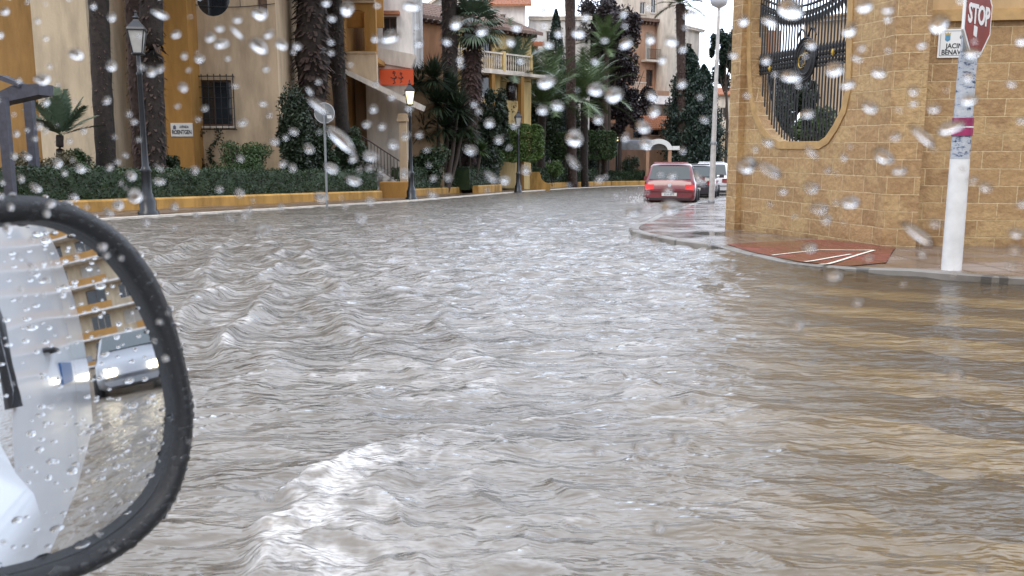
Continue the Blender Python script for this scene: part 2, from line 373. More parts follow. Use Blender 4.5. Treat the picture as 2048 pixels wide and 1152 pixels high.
# ================================================================== SETTING
def sheet(name, pts, h, m, kind="structure", thick=None):
    b = MB(); poly = [(p[0], p[1]) for p in pts]
    fn = (lambda u, v, w: Vector((u, v, gz(u, v, w))))
    if thick: b.prism([poly], fn, h - thick, h)
    else:
        tri = tessellate_polygon([[Vector((u, v, 0)) for u, v in poly]]); b.add([fn(u, v, h) for u, v in poly], [tuple(t) for t in tri])
    o = b.build(name, m); o["kind"] = kind; return o
M_ASPH = mat("wet_asphalt", (.05, .047, .044), .35, .3, 3, bump=.4, bscale=60)
sheet("ground", [(-400, -300), (400, -300), (400, 600), (-400, 600)], -.16, mat("earth", (.10, .08, .055), .9, .3, .5))
sheet("road", [(-60, -60), (60, -60), (60, 160), (-60, 160)], -.11, M_ASPH)

# zebra stripes of the side street crossing, under the shallow muddy water
zs = MB(); dvec = Vector((.82, -.57, 0)).normalized(); nvec = Vector((dvec.y, -dvec.x, 0))
M_ZEB = mat("worn_road_paint", (.78, .74, .62), .5, .15, 5)
for k in range(7):
    o = Vector((3.3, 8.7, 0)) + nvec * (.2 + k * 1.18) + dvec * (-1.5 + .1 * k)
    q = [o, o + dvec * 7, o + dvec * 7 + nvec * .62, o + nvec * .62]
    N_ = 60; vv = []
    for i in range(N_ + 1):
        c_ = o + dvec * 7 * i / N_; w0 = .05 * math.sin(i * .9 + k) + .04 * math.sin(i * 2.3 + 2 * k); w1 = .05 * math.sin(i * 1.1 + 3 * k) + .04 * math.sin(i * 2.7 + k)
        a_, b_ = c_ + nvec * w0, c_ + nvec * (.60 + w1); vv += [gp(a_.x, a_.y, -.104), gp(b_.x, b_.y, -.104)]
    zs.add(vv, [(2 * i, 2 * i + 2, 2 * i + 3, 2 * i + 1) for i in range(N_)])
z = zs.build("road_marking", mat("silted_road_paint", (.20, .16, .10), .6, 0, 2.2, col2=(.72, .62, .42))); z["kind"] = "structure"

# pavements
M_PAVE = mat("wet_pink_paving", (.30, .225, .20), .22, .25, 2.5, bump=.25, bscale=40)
def tilepave(name, c1, c2, s, rough):
    m = bpy.data.materials.new(name); m.use_nodes = True; n, l = nodes_of(m); b = n["Principled BSDF"]; b.inputs["Roughness"].default_value = rough
    tc = n.new("ShaderNodeTexCoord"); br = n.new("ShaderNodeTexBrick"); br.offset = 0; br.inputs["Scale"].default_value = 1; br.inputs["Brick Width"].default_value = s; br.inputs["Row Height"].default_value = s
    br.inputs["Mortar Size"].default_value = .012 * s / .4 + .004; br.inputs["Color1"].default_value = (*c1, 1); br.inputs["Color2"].default_value = (*c2, 1); br.inputs["Mortar"].default_value = (*[x * .45 for x in c1], 1)
    l.new(tc.outputs["Object"], br.inputs[0]); nt = n.new("ShaderNodeTexNoise"); nt.inputs["Scale"].default_value = 1.4; nt.inputs["Detail"].default_value = 8; l.new(tc.outputs["Object"], nt.inputs["Vector"])
    rp = n.new("ShaderNodeValToRGB"); rp.color_ramp.elements[0].position = .35; rp.color_ramp.elements[1].position = .65; rp.color_ramp.elements[0].color = (.55, .5, .45, 1); rp.color_ramp.elements[1].color = (1.1, 1.1, 1.1, 1); l.new(nt.outputs[0], rp.inputs[0])
    mm = n.new("ShaderNodeMix"); mm.data_type = 'RGBA'; mm.blend_type = 'MULTIPLY'; mm.inputs[0].default_value = 1; l.new(br.outputs[0], mm.inputs[6]); l.new(rp.outputs[0], mm.inputs[7]); l.new(mm.outputs[2], b.inputs["Base Color"])
    rr = n.new("ShaderNodeMapRange"); rr.inputs[1].default_value = .35; rr.inputs[2].default_value = .65; rr.inputs[3].default_value = rough * .4; rr.inputs[4].default_value = rough * 1.6; l.new(nt.outputs[0], rr.inputs[0]); l.new(rr.outputs[0], b.inputs["Roughness"])
    bp = n.new("ShaderNodeBump"); bp.inputs["Strength"].default_value = .35; bp.inputs["Distance"].default_value = .01; l.new(br.outputs[0], bp.inputs["Height"]); l.new(bp.outputs[0], b.inputs["Normal"])
    return m
M_PAVR = tilepave("wet_pavement_tile", (.25, .205, .18), (.22, .18, .16), .4, .22)
M_PAVL = tilepave("brown_pavement_tile", (.20, .135, .09), (.17, .12, .085), .4, .35)
M_KERB = mat("kerb_stone", (.30, .27, .23), .5, .25, 6, bump=.4)
M_KERBW = mat("pale_kerb_edge", (.60, .54, .46), .5, .15, 6)
kerb_r = [(60, 76), (30, 66), (19, 59), (14.2, 53), (10.9, 43), (9.0, 36), (6.9, 31.0), (5.9, 28.8), (4.75, 25), (3.65, 21.5), (2.75, 18), (2.2, 16.2), (2.0, 15.0), (2.03, 14.2), (2.12, 13.6), (2.36, 12.5), (2.75, 11.6), (2.98, 10.6), (3.1, 9.85), (3.5, 9.2), (3.9, 8.6), (4.25, 8.22), (4.75, 7.82), (5.6, 7.25), (8.0, 5.7), (14, 1.8), (34, -11)]
far_r = [(120, -30), (120, 84)]
def offset_line(pts, d):
    out = []
    for i, p in enumerate(pts):
        a = Vector(pts[max(0, i - 1)]); b = Vector(pts[min(len(pts) - 1, i + 1)]); t = (b - a).normalized(); n = Vector((-t.y, t.x)); out.append((p[0] + n.x * d, p[1] + n.y * d))
    return out
inner_r = offset_line(kerb_r, .16)
# drop the kerb near the crossing: heights along the line
def kh(p):
    d = min(math.hypot(p[0] - q[0], p[1] - q[1]) for q in ((2.95, 10.6), (3.3, 9.75)))
    return .022 + .048 * min(1, max(0, (d - .5) / .8))
def seg_near(x, y, L):
    best = (1e9, 0, 0.0)
    for i in range(len(L) - 1):
        ax, ay = L[i]; bx, by = L[i + 1]; dx, dy = bx - ax, by - ay; t = max(0, min(1, ((x - ax) * dx + (y - ay) * dy) / (dx * dx + dy * dy + 1e-9))); d = math.hypot(x - ax - dx * t, y - ay - dy * t)
        if d < best[0]: best = (d, i, t)
    return best
def pave_h(x, y):
    d, i, t = seg_near(x, y, KI); h0 = kh(KI[i]) * (1 - t) + kh(KI[i + 1]) * t - .004; return h0 + (.09 - h0) * min(1, d / 1.3)
kb = MB(); vs = []; fs = []
# rounder line
def resample(pts, n=3):
    out = []
    for i in range(len(pts) - 1):
        p0 = pts[max(0, i - 1)]; p1 = pts[i]; p2 = pts[i + 1]; p3 = pts[min(len(pts) - 1, i + 2)]
        for k in range(n):
            t = k / n; out.append(tuple(.5 * ((2 * p1[j]) + (-p0[j] + p2[j]) * t + (2 * p0[j] - 5 * p1[j] + 4 * p2[j] - p3[j]) * t * t + (-p0[j] + 3 * p1[j] - 3 * p2[j] + p3[j]) * t ** 3) for j in (0, 1)))
    return out + [pts[-1]]
KR = resample(kerb_r); KI = offset_line(KR, .16)
for a, b_ in zip(KR, KI):
    h = kh(a); vs += [gp(a[0], a[1], -.13), gp(a[0], a[1], h - .015), gp(a[0] * .9 + b_[0] * .1, a[1] * .9 + b_[1] * .1, h), gp(b_[0], b_[1], h), gp(b_[0], b_[1], -.13)]
for i in range(len(KR) - 1):
    for k in range(4): a = i * 5 + k; fs.append((a, a + 5, a + 6, a + 1))
kb.add(vs, fs); kb.build("curb_right", tilepave("kerb_stone_blocks", (.27, .25, .22), (.22, .20, .175), .9, .45))["kind"] = "structure"
# pavement surface: strip from kerb inner line to a far line, dipping at the crossing
pv = MB(); vs = []; fs = []
far = []
for i, p in enumerate(KI):
    t = Vector(KI[min(len(KI) - 1, i + 1)]) - Vector(KI[max(0, i - 1)]); t.normalize()
steps = [0, .35, .8, 1.6, 3]
ctr = [(9 + .9 * max(0, p[1] - 12), max(p[1], 12) + 1) if p[1] > 12 else (14 + (12 - p[1]) * 1.2, 12.2) for p in KI]
for p, c in zip(KI, ctr):
    L = math.hypot(c[0] - p[0], c[1] - p[1]); h0 = kh(p) - .004
    for s_ in (0, .15, .4, .8, 1.2, 1.7, 2.6, L):
        f = s_ / L; x = p[0] + (c[0] - p[0]) * f; y = p[1] + (c[1] - p[1]) * f; vs.append(gp(x, y, pave_h(x, y)))
for i in range(len(KI) - 1):
    for k in range(7): a = i * 8 + k; fs.append((a, a + 8, a + 9, a + 1))
pv.add(vs, fs); pv.build("pavement_right", M_PAVR)["kind"] = "structure"

# left pavement along the road
kerb_l = [(-24, -20), (-14.5, 4), (-8.7, 19.4), (-3.6, 32.8), (.25, 48.5), (4.0, 61), (8.3, 71.5), (13, 77), (19, 81), (30, 85), (70, 92)]
inl = offset_line(kerb_l, .15)
b = MB(); vs = []
for a, c in zip(kerb_l, inl): vs += [gp(a[0], a[1], -.13), gp(a[0], a[1], .045), gp(c[0], c[1], .05), gp(c[0], c[1], -.13)]
b.add(vs, [(i * 4 + k, i * 4 + 4 + k, i * 4 + 5 + k, i * 4 + 1 + k) for i in range(len(kerb_l) - 1) for k in range(3)]); b.build("curb_left", M_KERBW)["kind"] = "structure"
sheet("pavement_left", inl + [(70, 140), (-70, 140), (-70, -20)], .047, M_PAVL)
# garden soil behind the planters
sheet("garden_soil", [(-12.6, 23.2), (-5.6, 36.8), (-3.2, 43), (0, 55), (4, 67), (9, 76), (18, 84), (40, 92), (60, 130), (-60, 130), (-60, 23)], .12, mat("garden_soil", (.05, .04, .025), .9, .4, 2))
sheet("courtyard_soil", [(7.5, 14.6), (60, 12.6), (60, 60), (14, 45), (7.6, 22)], .18, mat("courtyard_soil", (.07, .065, .04), .9, .4, 2))

# red tactile ramp and its white lines
M_RED = tilepave("red_tactile_tile", (.24, .06, .05), (.19, .05, .045), .2, .25)
def surf_h(x, y):
    return .105
def on_pave(px, py, h): return G(px, py, h)
ramp_px = [(1452, 489), (1520, 487), (1640, 485), (1735, 491), (1792, 500), (1772, 524), (1700, 526), (1600, 518), (1530, 504)]
rp_ = []
for (x, y) in ramp_px: rp_.append(on_pave(x, y, .06))
def ramp_h(p): return pave_h(p.x, p.y) + .009
def drape(poly, lift, m, name, n=26):
    """thin sheet following the dipping pavement"""
    xs = [p[0] for p in poly]; ys = [p[1] for p in poly]; b = MB(); x0, x1, y0, y1 = min(xs), max(xs), min(ys), max(ys)
    import itertools
    def inside(x, y):
        c = False; j = len(poly) - 1
        for i in range(len(poly)):
            if (poly[i][1] > y) != (poly[j][1] > y) and x < (poly[j][0] - poly[i][0]) * (y - poly[i][1]) / (poly[j][1] - poly[i][1]) + poly[i][0]: c = not c
            j = i
        return c
    tri = tessellate_polygon([[Vector((u, v, 0)) for u, v in poly]])
    bm = bmesh.new(); vv = [bm.verts.new((u, v, 0)) for u, v in poly]
    for t in tri:
        try: bm.faces.new([vv[i] for i in t])
        except ValueError: pass
    bmesh.ops.subdivide_edges(bm, edges=bm.edges, cuts=6, use_grid_fill=True)
    bmesh.ops.triangulate(bm, faces=bm.faces)
    for v in bm.verts: v.co.z = gz(v.co.x, v.co.y, ramp_h(v.co) + lift)
    me = bpy.data.meshes.new(name); bm.to_mesh(me); bm.free(); me.materials.append(m); o = bpy.data.objects.new(name, me); COL.objects.link(o); o["kind"] = "structure"; return o
drape([(p.x, p.y) for p in rp_], 0, M_RED, "tactile_pavement")
for (a, b2) in (((1545, 502), (1640, 498)), ((1640, 498), (1748, 503)), ((1748, 503), (1640, 522)), ((1610, 515), (1702, 507))):
    A = G(*a, .08); B = G(*b2, .08); t = (B - A).normalized(); nn = Vector((-t.y, t.x, 0)) * .022
    drape([(q.x, q.y) for q in (A - nn, B - nn, B + nn, A + nn)], .006, M_ZEB, "pavement_marking")

# ------------------------------------------------------------------ flood water
def build_water():
    rows, cols = 900, 620
    Y = 1.15 * (120 / 1.15) ** (np.linspace(0, 1, rows) ** .92); A = np.linspace(-1.05, 1.05, cols); A = A * (0.75 + .25 * A * A)
    YY = np.repeat(Y[:, None], cols, 1); XX = A[None, :] * (YY + .6)
    near = 1 - sstep(4, 22, YY)
    gx = XX + .12 * fbm(XX * 1.3, YY * 1.3, 2); gy = YY + .12 * fbm(XX * 1.3 + 7, YY * 1.3, 2)
    # wind and rain ripple, drawn out sideways
    h = .0065 * (fbm(gx * 3.2, gy * 6.5, 2) + .25 * sstep(3, 8, YY) * perlin(gx * 12, gy * 26)) + .010 * fbm(gx * 1.2, gy * 2.6 + 4, 3)
    rid = 1 - np.abs(fbm(gx * 1.5 + 3, gy * 2.6, 3)); h += .016 * near * (rid ** 3 - .4)
    h *= .6 + .75 * near
    mid = sstep(5, 9, YY) * (1 - sstep(45, 80, YY)); h += mid * (.030 * fbm(gx * 2.3 + 5, gy * 3.8, 4))
    calm = sstep(.8, 2.8, XX - (.25 * (YY - 6)))          # shallow calm water to the right
    h *= 1 - .62 * calm
    envw = np.exp(-(((XX + .30 * YY + .25) / 1.5) ** 2)) * sstep(3.2, 5.5, YY) * (1 - sstep(11, 17, YY)); h *= 1 - .45 * envw
    # wake trains running away from the car
    env = np.exp(-(((XX + .30 * YY + .25) / 1.5) ** 2)) * sstep(3.2, 5.5, YY) * (1 - sstep(11, 17, YY))
    ph = (XX + .28 * YY) / .56 + .55 * fbm(XX * .9, YY * .6, 2)
    wav = (.5 + .5 * np.cos(2 * math.pi * ph)) ** 2.4
    brk = sstep(-.35, .5, fbm(XX * 2.1, YY * 1.5 + 30, 3))
    h += .095 * env * (wav - .3) * (.5 + .6 * brk)
    # bow wave close to the car
    edge = -.57 + .10 * fbm(YY * 2.3, XX * .5 + 3, 3) + .18 * sstep(2.8, 3.3, YY) - .12 * np.sin(YY * 3.1)
    d = XX - edge; bow = sstep(-.05, .06, d) * np.exp(-np.clip(d, 0, 9) / .42) * (1 - sstep(2.9, 3.5, YY))
    h += .05 * bow * (1 + .5 * fbm(gx * 5, gy * 4, 3)) + .012 * bow * perlin(XX * 17, YY * 12)
    crest2 = np.exp(-((YY - 3.95 - .25 * np.sin(XX * 3 + 1) - .15 * fbm(XX * 2, YY, 2)) / .22) ** 2) * sstep(-1.7, -1.2, XX) * (1 - sstep(.5, 1.5, XX))
    h += .026 * crest2 * brk
    foam = env * sstep(.55, .95, wav) * sstep(-.1, .45, fbm(gx * 3.2, gy * 3.6, 4)) * .85
    foam = np.maximum(foam, sstep(.25, .8, bow) * sstep(-.35, .45, fbm(gx * 7.5, gy * 6.5, 5) + .5 * (bow - .5)))
    foam = np.maximum(foam, bow * .55 * sstep(-.3, .5, fbm(gx * 2.5, gy * 8.5, 4)))
    foam = np.maximum(foam, crest2 * brk * .6 * sstep(0, .5, fbm(gx * 4.2, gy * 4.2, 4)))
    foam = np.maximum(foam, near * sstep(.82, .98, rid) * sstep(.15, .6, fbm(gx * 2.2 + 9, gy * 2.2, 3)) * .6 * (1 - calm))
    # splash round the red car
    dc = np.hypot(XX - 5.2, (YY - 31.2) * .6); foam = np.maximum(foam, (1 - sstep(.7, 1.9, dc)) * .7 * sstep(-.3, .3, fbm(XX * 5, YY * 2.5, 3)))
    h *= np.clip(1.2 - YY / 150, .3, 1); h = h * (1 - .4 * sstep(10, 40, YY))
    Z = -SL * YY + h
    V = np.stack([XX, YY, Z], -1).reshape(-1, 3); idx = np.arange(rows * cols).reshape(rows, cols)
    Fc = np.stack([idx[:-1, :-1], idx[:-1, 1:], idx[1:, 1:], idx[1:, :-1]], -1).reshape(-1, 4)
    m = bpy.data.materials.new("muddy_flood_water"); m.use_nodes = True; n, l = nodes_of(m); n.remove(n["Principled BSDF"]); out = n["Material Output"]
    tc = n.new("ShaderNodeTexCoord"); mp = n.new("ShaderNodeMapping"); mp.inputs["Scale"].default_value = (1, 2.3, 1); l.new(tc.outputs["Object"], mp.inputs[0])
    b1 = n.new("ShaderNodeTexNoise"); b1.inputs["Scale"].default_value = 7; b1.inputs["Detail"].default_value = 2.5; b1.inputs["Roughness"].default_value = .55; b1.inputs["Distortion"].default_value = .4; l.new(mp.outputs[0], b1.inputs["Vector"])
    bp = n.new("ShaderNodeBump"); bp.inputs["Strength"].default_value = .55; bp.inputs["Distance"].default_value = .04; l.new(b1.outputs[0], bp.inputs["Height"])
    b2 = n.new("ShaderNodeTexNoise"); b2.inputs["Scale"].default_value = 2.1; b2.inputs["Detail"].default_value = 4; l.new(mp.outputs[0], b2.inputs["Vector"])
    bp2 = n.new("ShaderNodeBump"); bp2.inputs["Strength"].default_value = .8; bp2.inputs["Distance"].default_value = .10; l.new(b2.outputs[0], bp2.inputs["Height"]); l.new(bp2.outputs[0], bp.inputs["Normal"])
    at_ = n.new("ShaderNodeAttribute"); at_.attribute_name = "foam"
    nt = n.new("ShaderNodeTexNoise"); nt.inputs["Scale"].default_value = .7; nt.inputs["Detail"].default_value = 5; l.new(mp.outputs[0], nt.inputs["Vector"])
    rp = n.new("ShaderNodeValToRGB"); rp.color_ramp.elements[0].position = .35; rp.color_ramp.elements[1].position = .7; rp.color_ramp.elements[0].color = (.145, .122, .096, 1); rp.color_ramp.elements[1].color = (.235, .205, .168, 1); l.new(nt.outputs[0], rp.inputs[0])
    fn = n.new("ShaderNodeTexNoise"); fn.inputs["Scale"].default_value = 38; fn.inputs["Detail"].default_value = 5; l.new(mp.outputs[0], fn.inputs["Vector"])
    fr_ = n.new("ShaderNodeMapRange"); fr_.inputs[1].default_value = .25; fr_.inputs[2].default_value = .6; l.new(fn.outputs[0], fr_.inputs[0])
    fm = n.new("ShaderNodeMath"); fm.operation = 'MULTIPLY'; l.new(at_.outputs["Fac"], fm.inputs[0]); l.new(fr_.outputs[0], fm.inputs[1])
    mc = n.new("ShaderNodeMix"); mc.data_type = 'RGBA'; mc.inputs[7].default_value = (.66, .62, .57, 1); l.new(fm.outputs[0], mc.inputs[0])
    ash = n.new("ShaderNodeAttribute"); ash.attribute_name = "shallow"; mo = n.new("ShaderNodeMix"); mo.data_type = 'RGBA'; mo.inputs[7].default_value = (.27, .185, .085, 1); l.new(ash.outputs["Fac"], mo.inputs[0]); l.new(rp.outputs[0], mo.inputs[6]); l.new(mo.outputs[2], mc.inputs[6])
    df = n.new("ShaderNodeBsdfDiffuse"); l.new(mc.outputs[2], df.inputs[0]); l.new(bp.outputs[0], df.inputs["Normal"])
    tr = n.new("ShaderNodeBsdfTransparent"); tr.inputs[0].default_value = (.88, .76, .52, 1)
    mt = n.new("ShaderNodeMixShader"); cl = n.new("ShaderNodeMapRange"); cl.inputs[3].default_value = .05; cl.inputs[4].default_value = .90
    ac = n.new("ShaderNodeAttribute"); ac.attribute_name = "shallow"; l.new(ac.outputs["Fac"], cl.inputs[0]); l.new(cl.outputs[0], mt.inputs[0]); l.new(df.outputs[0], mt.inputs[1]); l.new(tr.outputs[0], mt.inputs[2])
    gl = n.new("ShaderNodeBsdfGlossy"); gl.inputs["Roughness"].default_value = .19; l.new(bp.outputs[0], gl.inputs["Normal"])
    fz = n.new("ShaderNodeFresnel"); fz.inputs[0].default_value = 1.58; l.new(bp.outputs[0], fz.inputs["Normal"])
    ms = n.new("ShaderNodeMixShader"); l.new(fz.outputs[0], ms.inputs[0]); l.new(mt.outputs[0], ms.inputs[1]); l.new(gl.outputs[0], ms.inputs[2]); l.new(ms.outputs[0], out.inputs[0])
    o = fastmesh("flood_water", V, Fc, m, smooth=True); o["kind"] = "structure"
    for nm, val in (("foam", foam), ("shallow", calm * (1 - sstep(14, 22, YY)))):
        a = o.data.attributes.new(nm, 'FLOAT', 'POINT'); a.data.foreach_set("value", val.astype(np.float32).ravel())
    # the rest of the flood, behind and beside the finely built part
    o2 = sheet("flood_water_behind", [(-60, -60), (60, -60), (60, 1.2), (-60, 1.2)], 0, m)
    return o
build_water()

# ================================================================== RIGHT: ESTATE WALL
A0, B0 = (3.62, 14.75), (4.66, 11.35)
fw = Fr(A0, B0)
if fw.n.dot(Vector((0, -1, 0))) < 0: pass
org = (A0[0], A0[1], gz(*A0))
rw = thing("estate_wall", "high wall of golden split blocks with a curved barred opening, at the street corner", "wall", org, math.atan2(B0[1] - A0[1], B0[0] - A0[0]))
def fwu(px, py, w=0): return fw.uv(px, py, w)
top = 4.4
hole_px = [(1503, -10), (1502, 60), (1503, 130), (1506, 185), (1514, 225), (1528, 255), (1547, 277), (1560, 283), (1640, 282), (1652, 274), (1668, 250), (1683, 220), (1691, 185), (1694, 120), (1695, 60), (1697, -10)]
hole = [fwu(*q) for q in hole_px]
um = (hole[0][0] + hole[-1][0]) / 2; ru = (hole[-1][0] - hole[0][0]) / 2; zt = hole[0][1]
hole = hole + [(um + ru * math.cos(t), zt + .75 * ru * math.sin(t)) for t in [math.pi * k / 10 for k in range(1, 10)]]
uL = fwu(1480, 450)[0]; uR = fw.L; zb = -.75
wb = MB(); wb.prism([rect(uL, zb, uR, top), hole], fw, -.30, 0); wb.build("wall_panel", M_BLOCK, rw)
def scale_loop(L, k, kz=None):
    cx = sum(p[0] for p in L) / len(L); cz = sum(p[1] for p in L) / len(L); out = []
    n_ = len(L)
    for i in range(n_):
        a = Vector(L[i - 1]); c = Vector(L[(i + 1) % n_]); t = (c - a).normalized(); nn = Vector((t.y, -t.x)); out.append((L[i][0] + nn.x * k, L[i][1] + nn.y * k))
    return out
test = scale_loop(hole, .11); 
if abs(test[5][0] - um) < abs(hole[5][0] - um): test = scale_loop(hole, -.11)
tb = MB(); tb.prism([test, hole], fw, .003, .018); tb.build("opening_surround", M_TRIM, rw)
# pilaster at the far end, and corner pier
def pier(name, u0, u1, w0, w1, z1=top, m=M_BLOCK, root=rw):
    b = MB(); b.prism([rect(u0, zb, u1, z1)], fw, w0, w1); return b.build(name, m, root)
u0 = fwu(1450, 456, .10)[0]
pier("end_pier", u0, uL - .004, -.38, .10)
# corner pier and right-hand wall
C0, D0 = (5.02, 11.33), (13.5, 9.9)
fr2 = Fr(C0, D0)
b = MB()
cp = [(4.655, 11.37), (4.67, 11.14), (5.05, 11.02), (5.12, 11.5), (4.9, 11.9), (4.6, 11.75)]
b.prism([cp], lambda u, v, w: Vector((u, v, w)), gz(5, 11.5) - .15, top + .3); b.build("corner_pier", M_BLOCK, rw)
rt = thing("garden_wall", "lower wall of golden split blocks with a sloping coping, behind the stop sign", "wall", (C0[0], C0[1], gz(*C0)), math.atan2(D0[1] - C0[1], D0[0] - C0[0]))
ztop = fr2.uv(1900, 44)[1]; ztc = fr2.uv(1900, 20)[1]
b = MB(); b.prism([rect(.10, zb, fr2.L, ztop)], fr2, -.3, 0); b.build("wall_panel", M_BLOCK, rt)
b = MB(); b.prism([rect(.09, ztop + .002, fr2.L, ztc - .03)], fr2, -.34, .07); b.prism([rect(.09, ztc - .03, fr2.L, ztc)], fr2, -.30, .04); b.build("coping", M_TRIM, rt)
b = MB(); u1 = fr2.uv(1838, 5)[0]; b.prism([rect(u1, ztc + .002, fr2.L, ztc + .9)], fr2, -.28, -.08); b.build("upper_wall", stucco("upper_wall_render", (.52, .36, .19)), rt)

# wrought-iron grille set in the opening
gr = thing("window_grille", "black wrought-iron grille with a round medallion filling the wall opening", "iron grille", tuple(fw(um, 1.0, -.16)), rw.rotation_euler.z)
def in_hole(u):
    zsx = []
    n_ = len(hole)
    for i in range(n_):
        a, c = hole[i], hole[(i + 1) % n_]
        if (a[0] - u) * (c[0] - u) < 0: zsx.append(a[1] + (u - a[0]) / (c[0] - a[0]) * (c[1] - a[1]))
    return (min(zsx), max(zsx)) if len(zsx) > 1 else None
b = MB(); nb = 33
for k in range(nb):
    u = hole[0][0] + (hole[-1 - 9][0] - hole[0][0]) * (k + .5) / nb; r_ = in_hole(u)
    if r_:
        b.tube([fw(u, r_[0] - .02, -.16), fw(u, r_[1] + .02, -.16)], .0125, 6)
b.build("bar", M_IRON, gr)["label"] = "row of slim vertical bars"
zr1 = fwu(1600, 118)[1]
b = MB()
ul, ur = hole[2][0] - .02, hole[13][0] + .02
for zz in (zr1, zr1 - .11):
    b.prism([rect(ul, zz - .014, ur, zz + .014)], fw, -.185, -.13)
for k in range(nb):
    u = ul + (ur - ul) * (k + .5) / nb
    b.lathe([(.006, 0), (.03, .03), (.012, .07), (.03, .11), (.004, .19)], tuple(fw(u, zr1 + .01, -.15)), 6)
    b.lathe([(.004, 0), (.028, .03), (.004, .09)], tuple(fw(u, zr1 - .1, -.15)), 6)
b.build("middle_rail", M_IRON, gr)
b = MB(); zc = fwu(1600, 8)[1]
pts = [fw(ul + (ur - ul) * t, zc + .28 * (2 * t - 1) ** 2, -.15) for t in [k / 14 for k in range(15)]]
b.tube(pts, .018, 6); b.tube([p + Vector((0, 0, -.09)) for p in pts], .014, 6)
for k in range(nb):
    t = (k + .5) / nb; b.lathe([(.004, 0), (.028, -.03), (.010, -.07), (.028, -.12), (.004, -.2)][::-1], tuple(fw(ul + (ur - ul) * t, zc + .28 * (2 * t - 1) ** 2 - .09, -.15)), 6)
b.build("curved_rail", M_IRON, gr)
mcu, mcz = fwu(1597, 118)
b = MB()
ring = lambda ru_, rz_, r_: b.tube([fw(mcu + ru_ * math.cos(t), mcz + rz_ * math.sin(t), -.11) for t in [2 * math.pi * k / 28 for k in range(29)]], r_, 6)
ring(.235, .30, .02); ring(.17, .22, .026); ring(.2, .26, .012)
b.prism([[(mcu + .16 * math.cos(t), mcz + .21 * math.sin(t)) for t in [2 * math.pi * k / 24 for k in range(24)]]], fw, -.125, -.10)
for s_ in (-1, 1):
    for q in (-1, 1):
        b.tube([fw(mcu + s_ * (.02 + .2 * t) , mcz + q * (.31 + .12 * math.sin(t * 3.1)), -.12) for t in [k / 8 for k in range(9)]], .014, 6)
b.build("medallion", M_IRON, gr)
b = MB()
b.tube([fw(mcu - .05 + .07 * math.cos(t), mcz - .03 + .09 * math.sin(t), -.085) for t in [1.0 + 4.2 * k / 14 for k in range(15)]], .010, 5)
b.tube([fw(mcu + .03, mcz + .13, -.085), fw(mcu + .03, mcz - .06, -.085), fw(mcu - .02, mcz - .09, -.085)], .010, 5)
b.tube([fw(mcu + .0, mcz + .08, -.085), fw(mcu + .09, mcz + .08, -.085)], .009, 5)
b.build("monogram", M_GOLD, gr)
b = MB()
for px, py in ((1527, 137), (1652, 104)):
    u, z_ = fwu(px, py); b.lathe([(.004, -.05), (.03, 0), (.004, .05)], tuple(fw(u, z_, -.11)), 8); b.build("rosette", M_GOLD, gr); b = MB()
# white downpipe just inside
pp = MB(); q0 = P(1545, 280, 14.75); pp.tube([(q0.x, q0.y, gz(q0.x, q0.y, 0)), (q0.x, q0.y, 4.6)], .028, 10)
pp.box((q0.x, q0.y, q0.z + .05), (.09, .09, .14)); tag(pp.build("drainpipe", M_WP, None, (q0.x, q0.y, gz(q0.x, q0.y))), "thin white pipe standing just behind the black grille", "pipe")

# stop sign on its post
sb = G(1903, 533, .10); sp = thing("stop_sign", "red octagonal stop sign on a white post covered in stickers", "stop sign", sb, math.radians(0))
b = MB(); zs_t = 3.6; rp0 = .092
Hs = zat(625 - 300, sb.y) 
prof = []
b.lathe([(rp0, -.12), (rp0, .02), (rp0 - .003, .9), (rp0 - .004, zat(318, sb.y) - sb.z)], sb, 20); b.build("post_sleeve", mat("white_plastic_sleeve", (.72, .71, .69), .35, .12, 5), sp)
m = mat("stickered_post", (.45, .46, .48), .6, 0); n, l = nodes_of(m); bb = n["Principled BSDF"]
tc = n.new("ShaderNodeTexCoord"); mp = n.new("ShaderNodeMapping"); mp.inputs["Scale"].default_value = (5, 5, 11); l.new(tc.outputs["Object"], mp.inputs[0])
vo = n.new("ShaderNodeTexNoise"); vo.inputs["Scale"].default_value = 2.2; vo.inputs["Detail"].default_value = 7; vo.inputs["Roughness"].default_value = .8; l.new(mp.outputs[0], vo.inputs["Vector"])
rp = n.new("ShaderNodeValToRGB"); cr = rp.color_ramp; cr.interpolation = 'LINEAR'; cr.elements[0].position = .40; cr.elements[0].color = (.02, .02, .04, 1); cr.elements[1].position = .44; cr.elements[1].color = (.22, .27, .36, 1)
for p_, c_ in ((.5, (.52, .52, .53, 1)), (.55, (.36, .40, .44, 1)), (.6, (.62, .61, .6, 1)), (.66, (.45, .30, .32, 1))): e = cr.elements.new(p_); e.color = c_
l.new(vo.outputs[0], rp.inputs[0]); l.new(rp.outputs[0], bb.inputs["Base Color"])
b = MB(); z0_ = zat(318, sb.y) - sb.z + .002; b.lathe([(rp0 - .006, z0_), (rp0 - .012, zat(110, sb.y) - sb.z)], sb, 20); b.lathe([(rp0 - .02, zat(110, sb.y) - sb.z), (rp0 - .02, zs_t)], sb, 16); b.build("post", m, sp)
b = MB(); za, zb2 = zat(272, sb.y) - sb.z, zat(236, sb.y) - sb.z; zm = (za + zb2) / 2
b.lathe([(rp0 + .002, za), (rp0 + .003, zm - .008)], sb, 20); b.lathe([(rp0 + .003, zm + .006), (rp0 + .002, zb2)], sb, 20)
b.build("tape_band", mat("magenta_tape", (.28, .02, .09), .4, .35, 14), sp)
b = MB(); b.lathe([(rp0 + .0035, zm - .0075), (rp0 + .0035, zm + .0055)], sb, 20); b.build("tape_stripe", M_WP, sp)
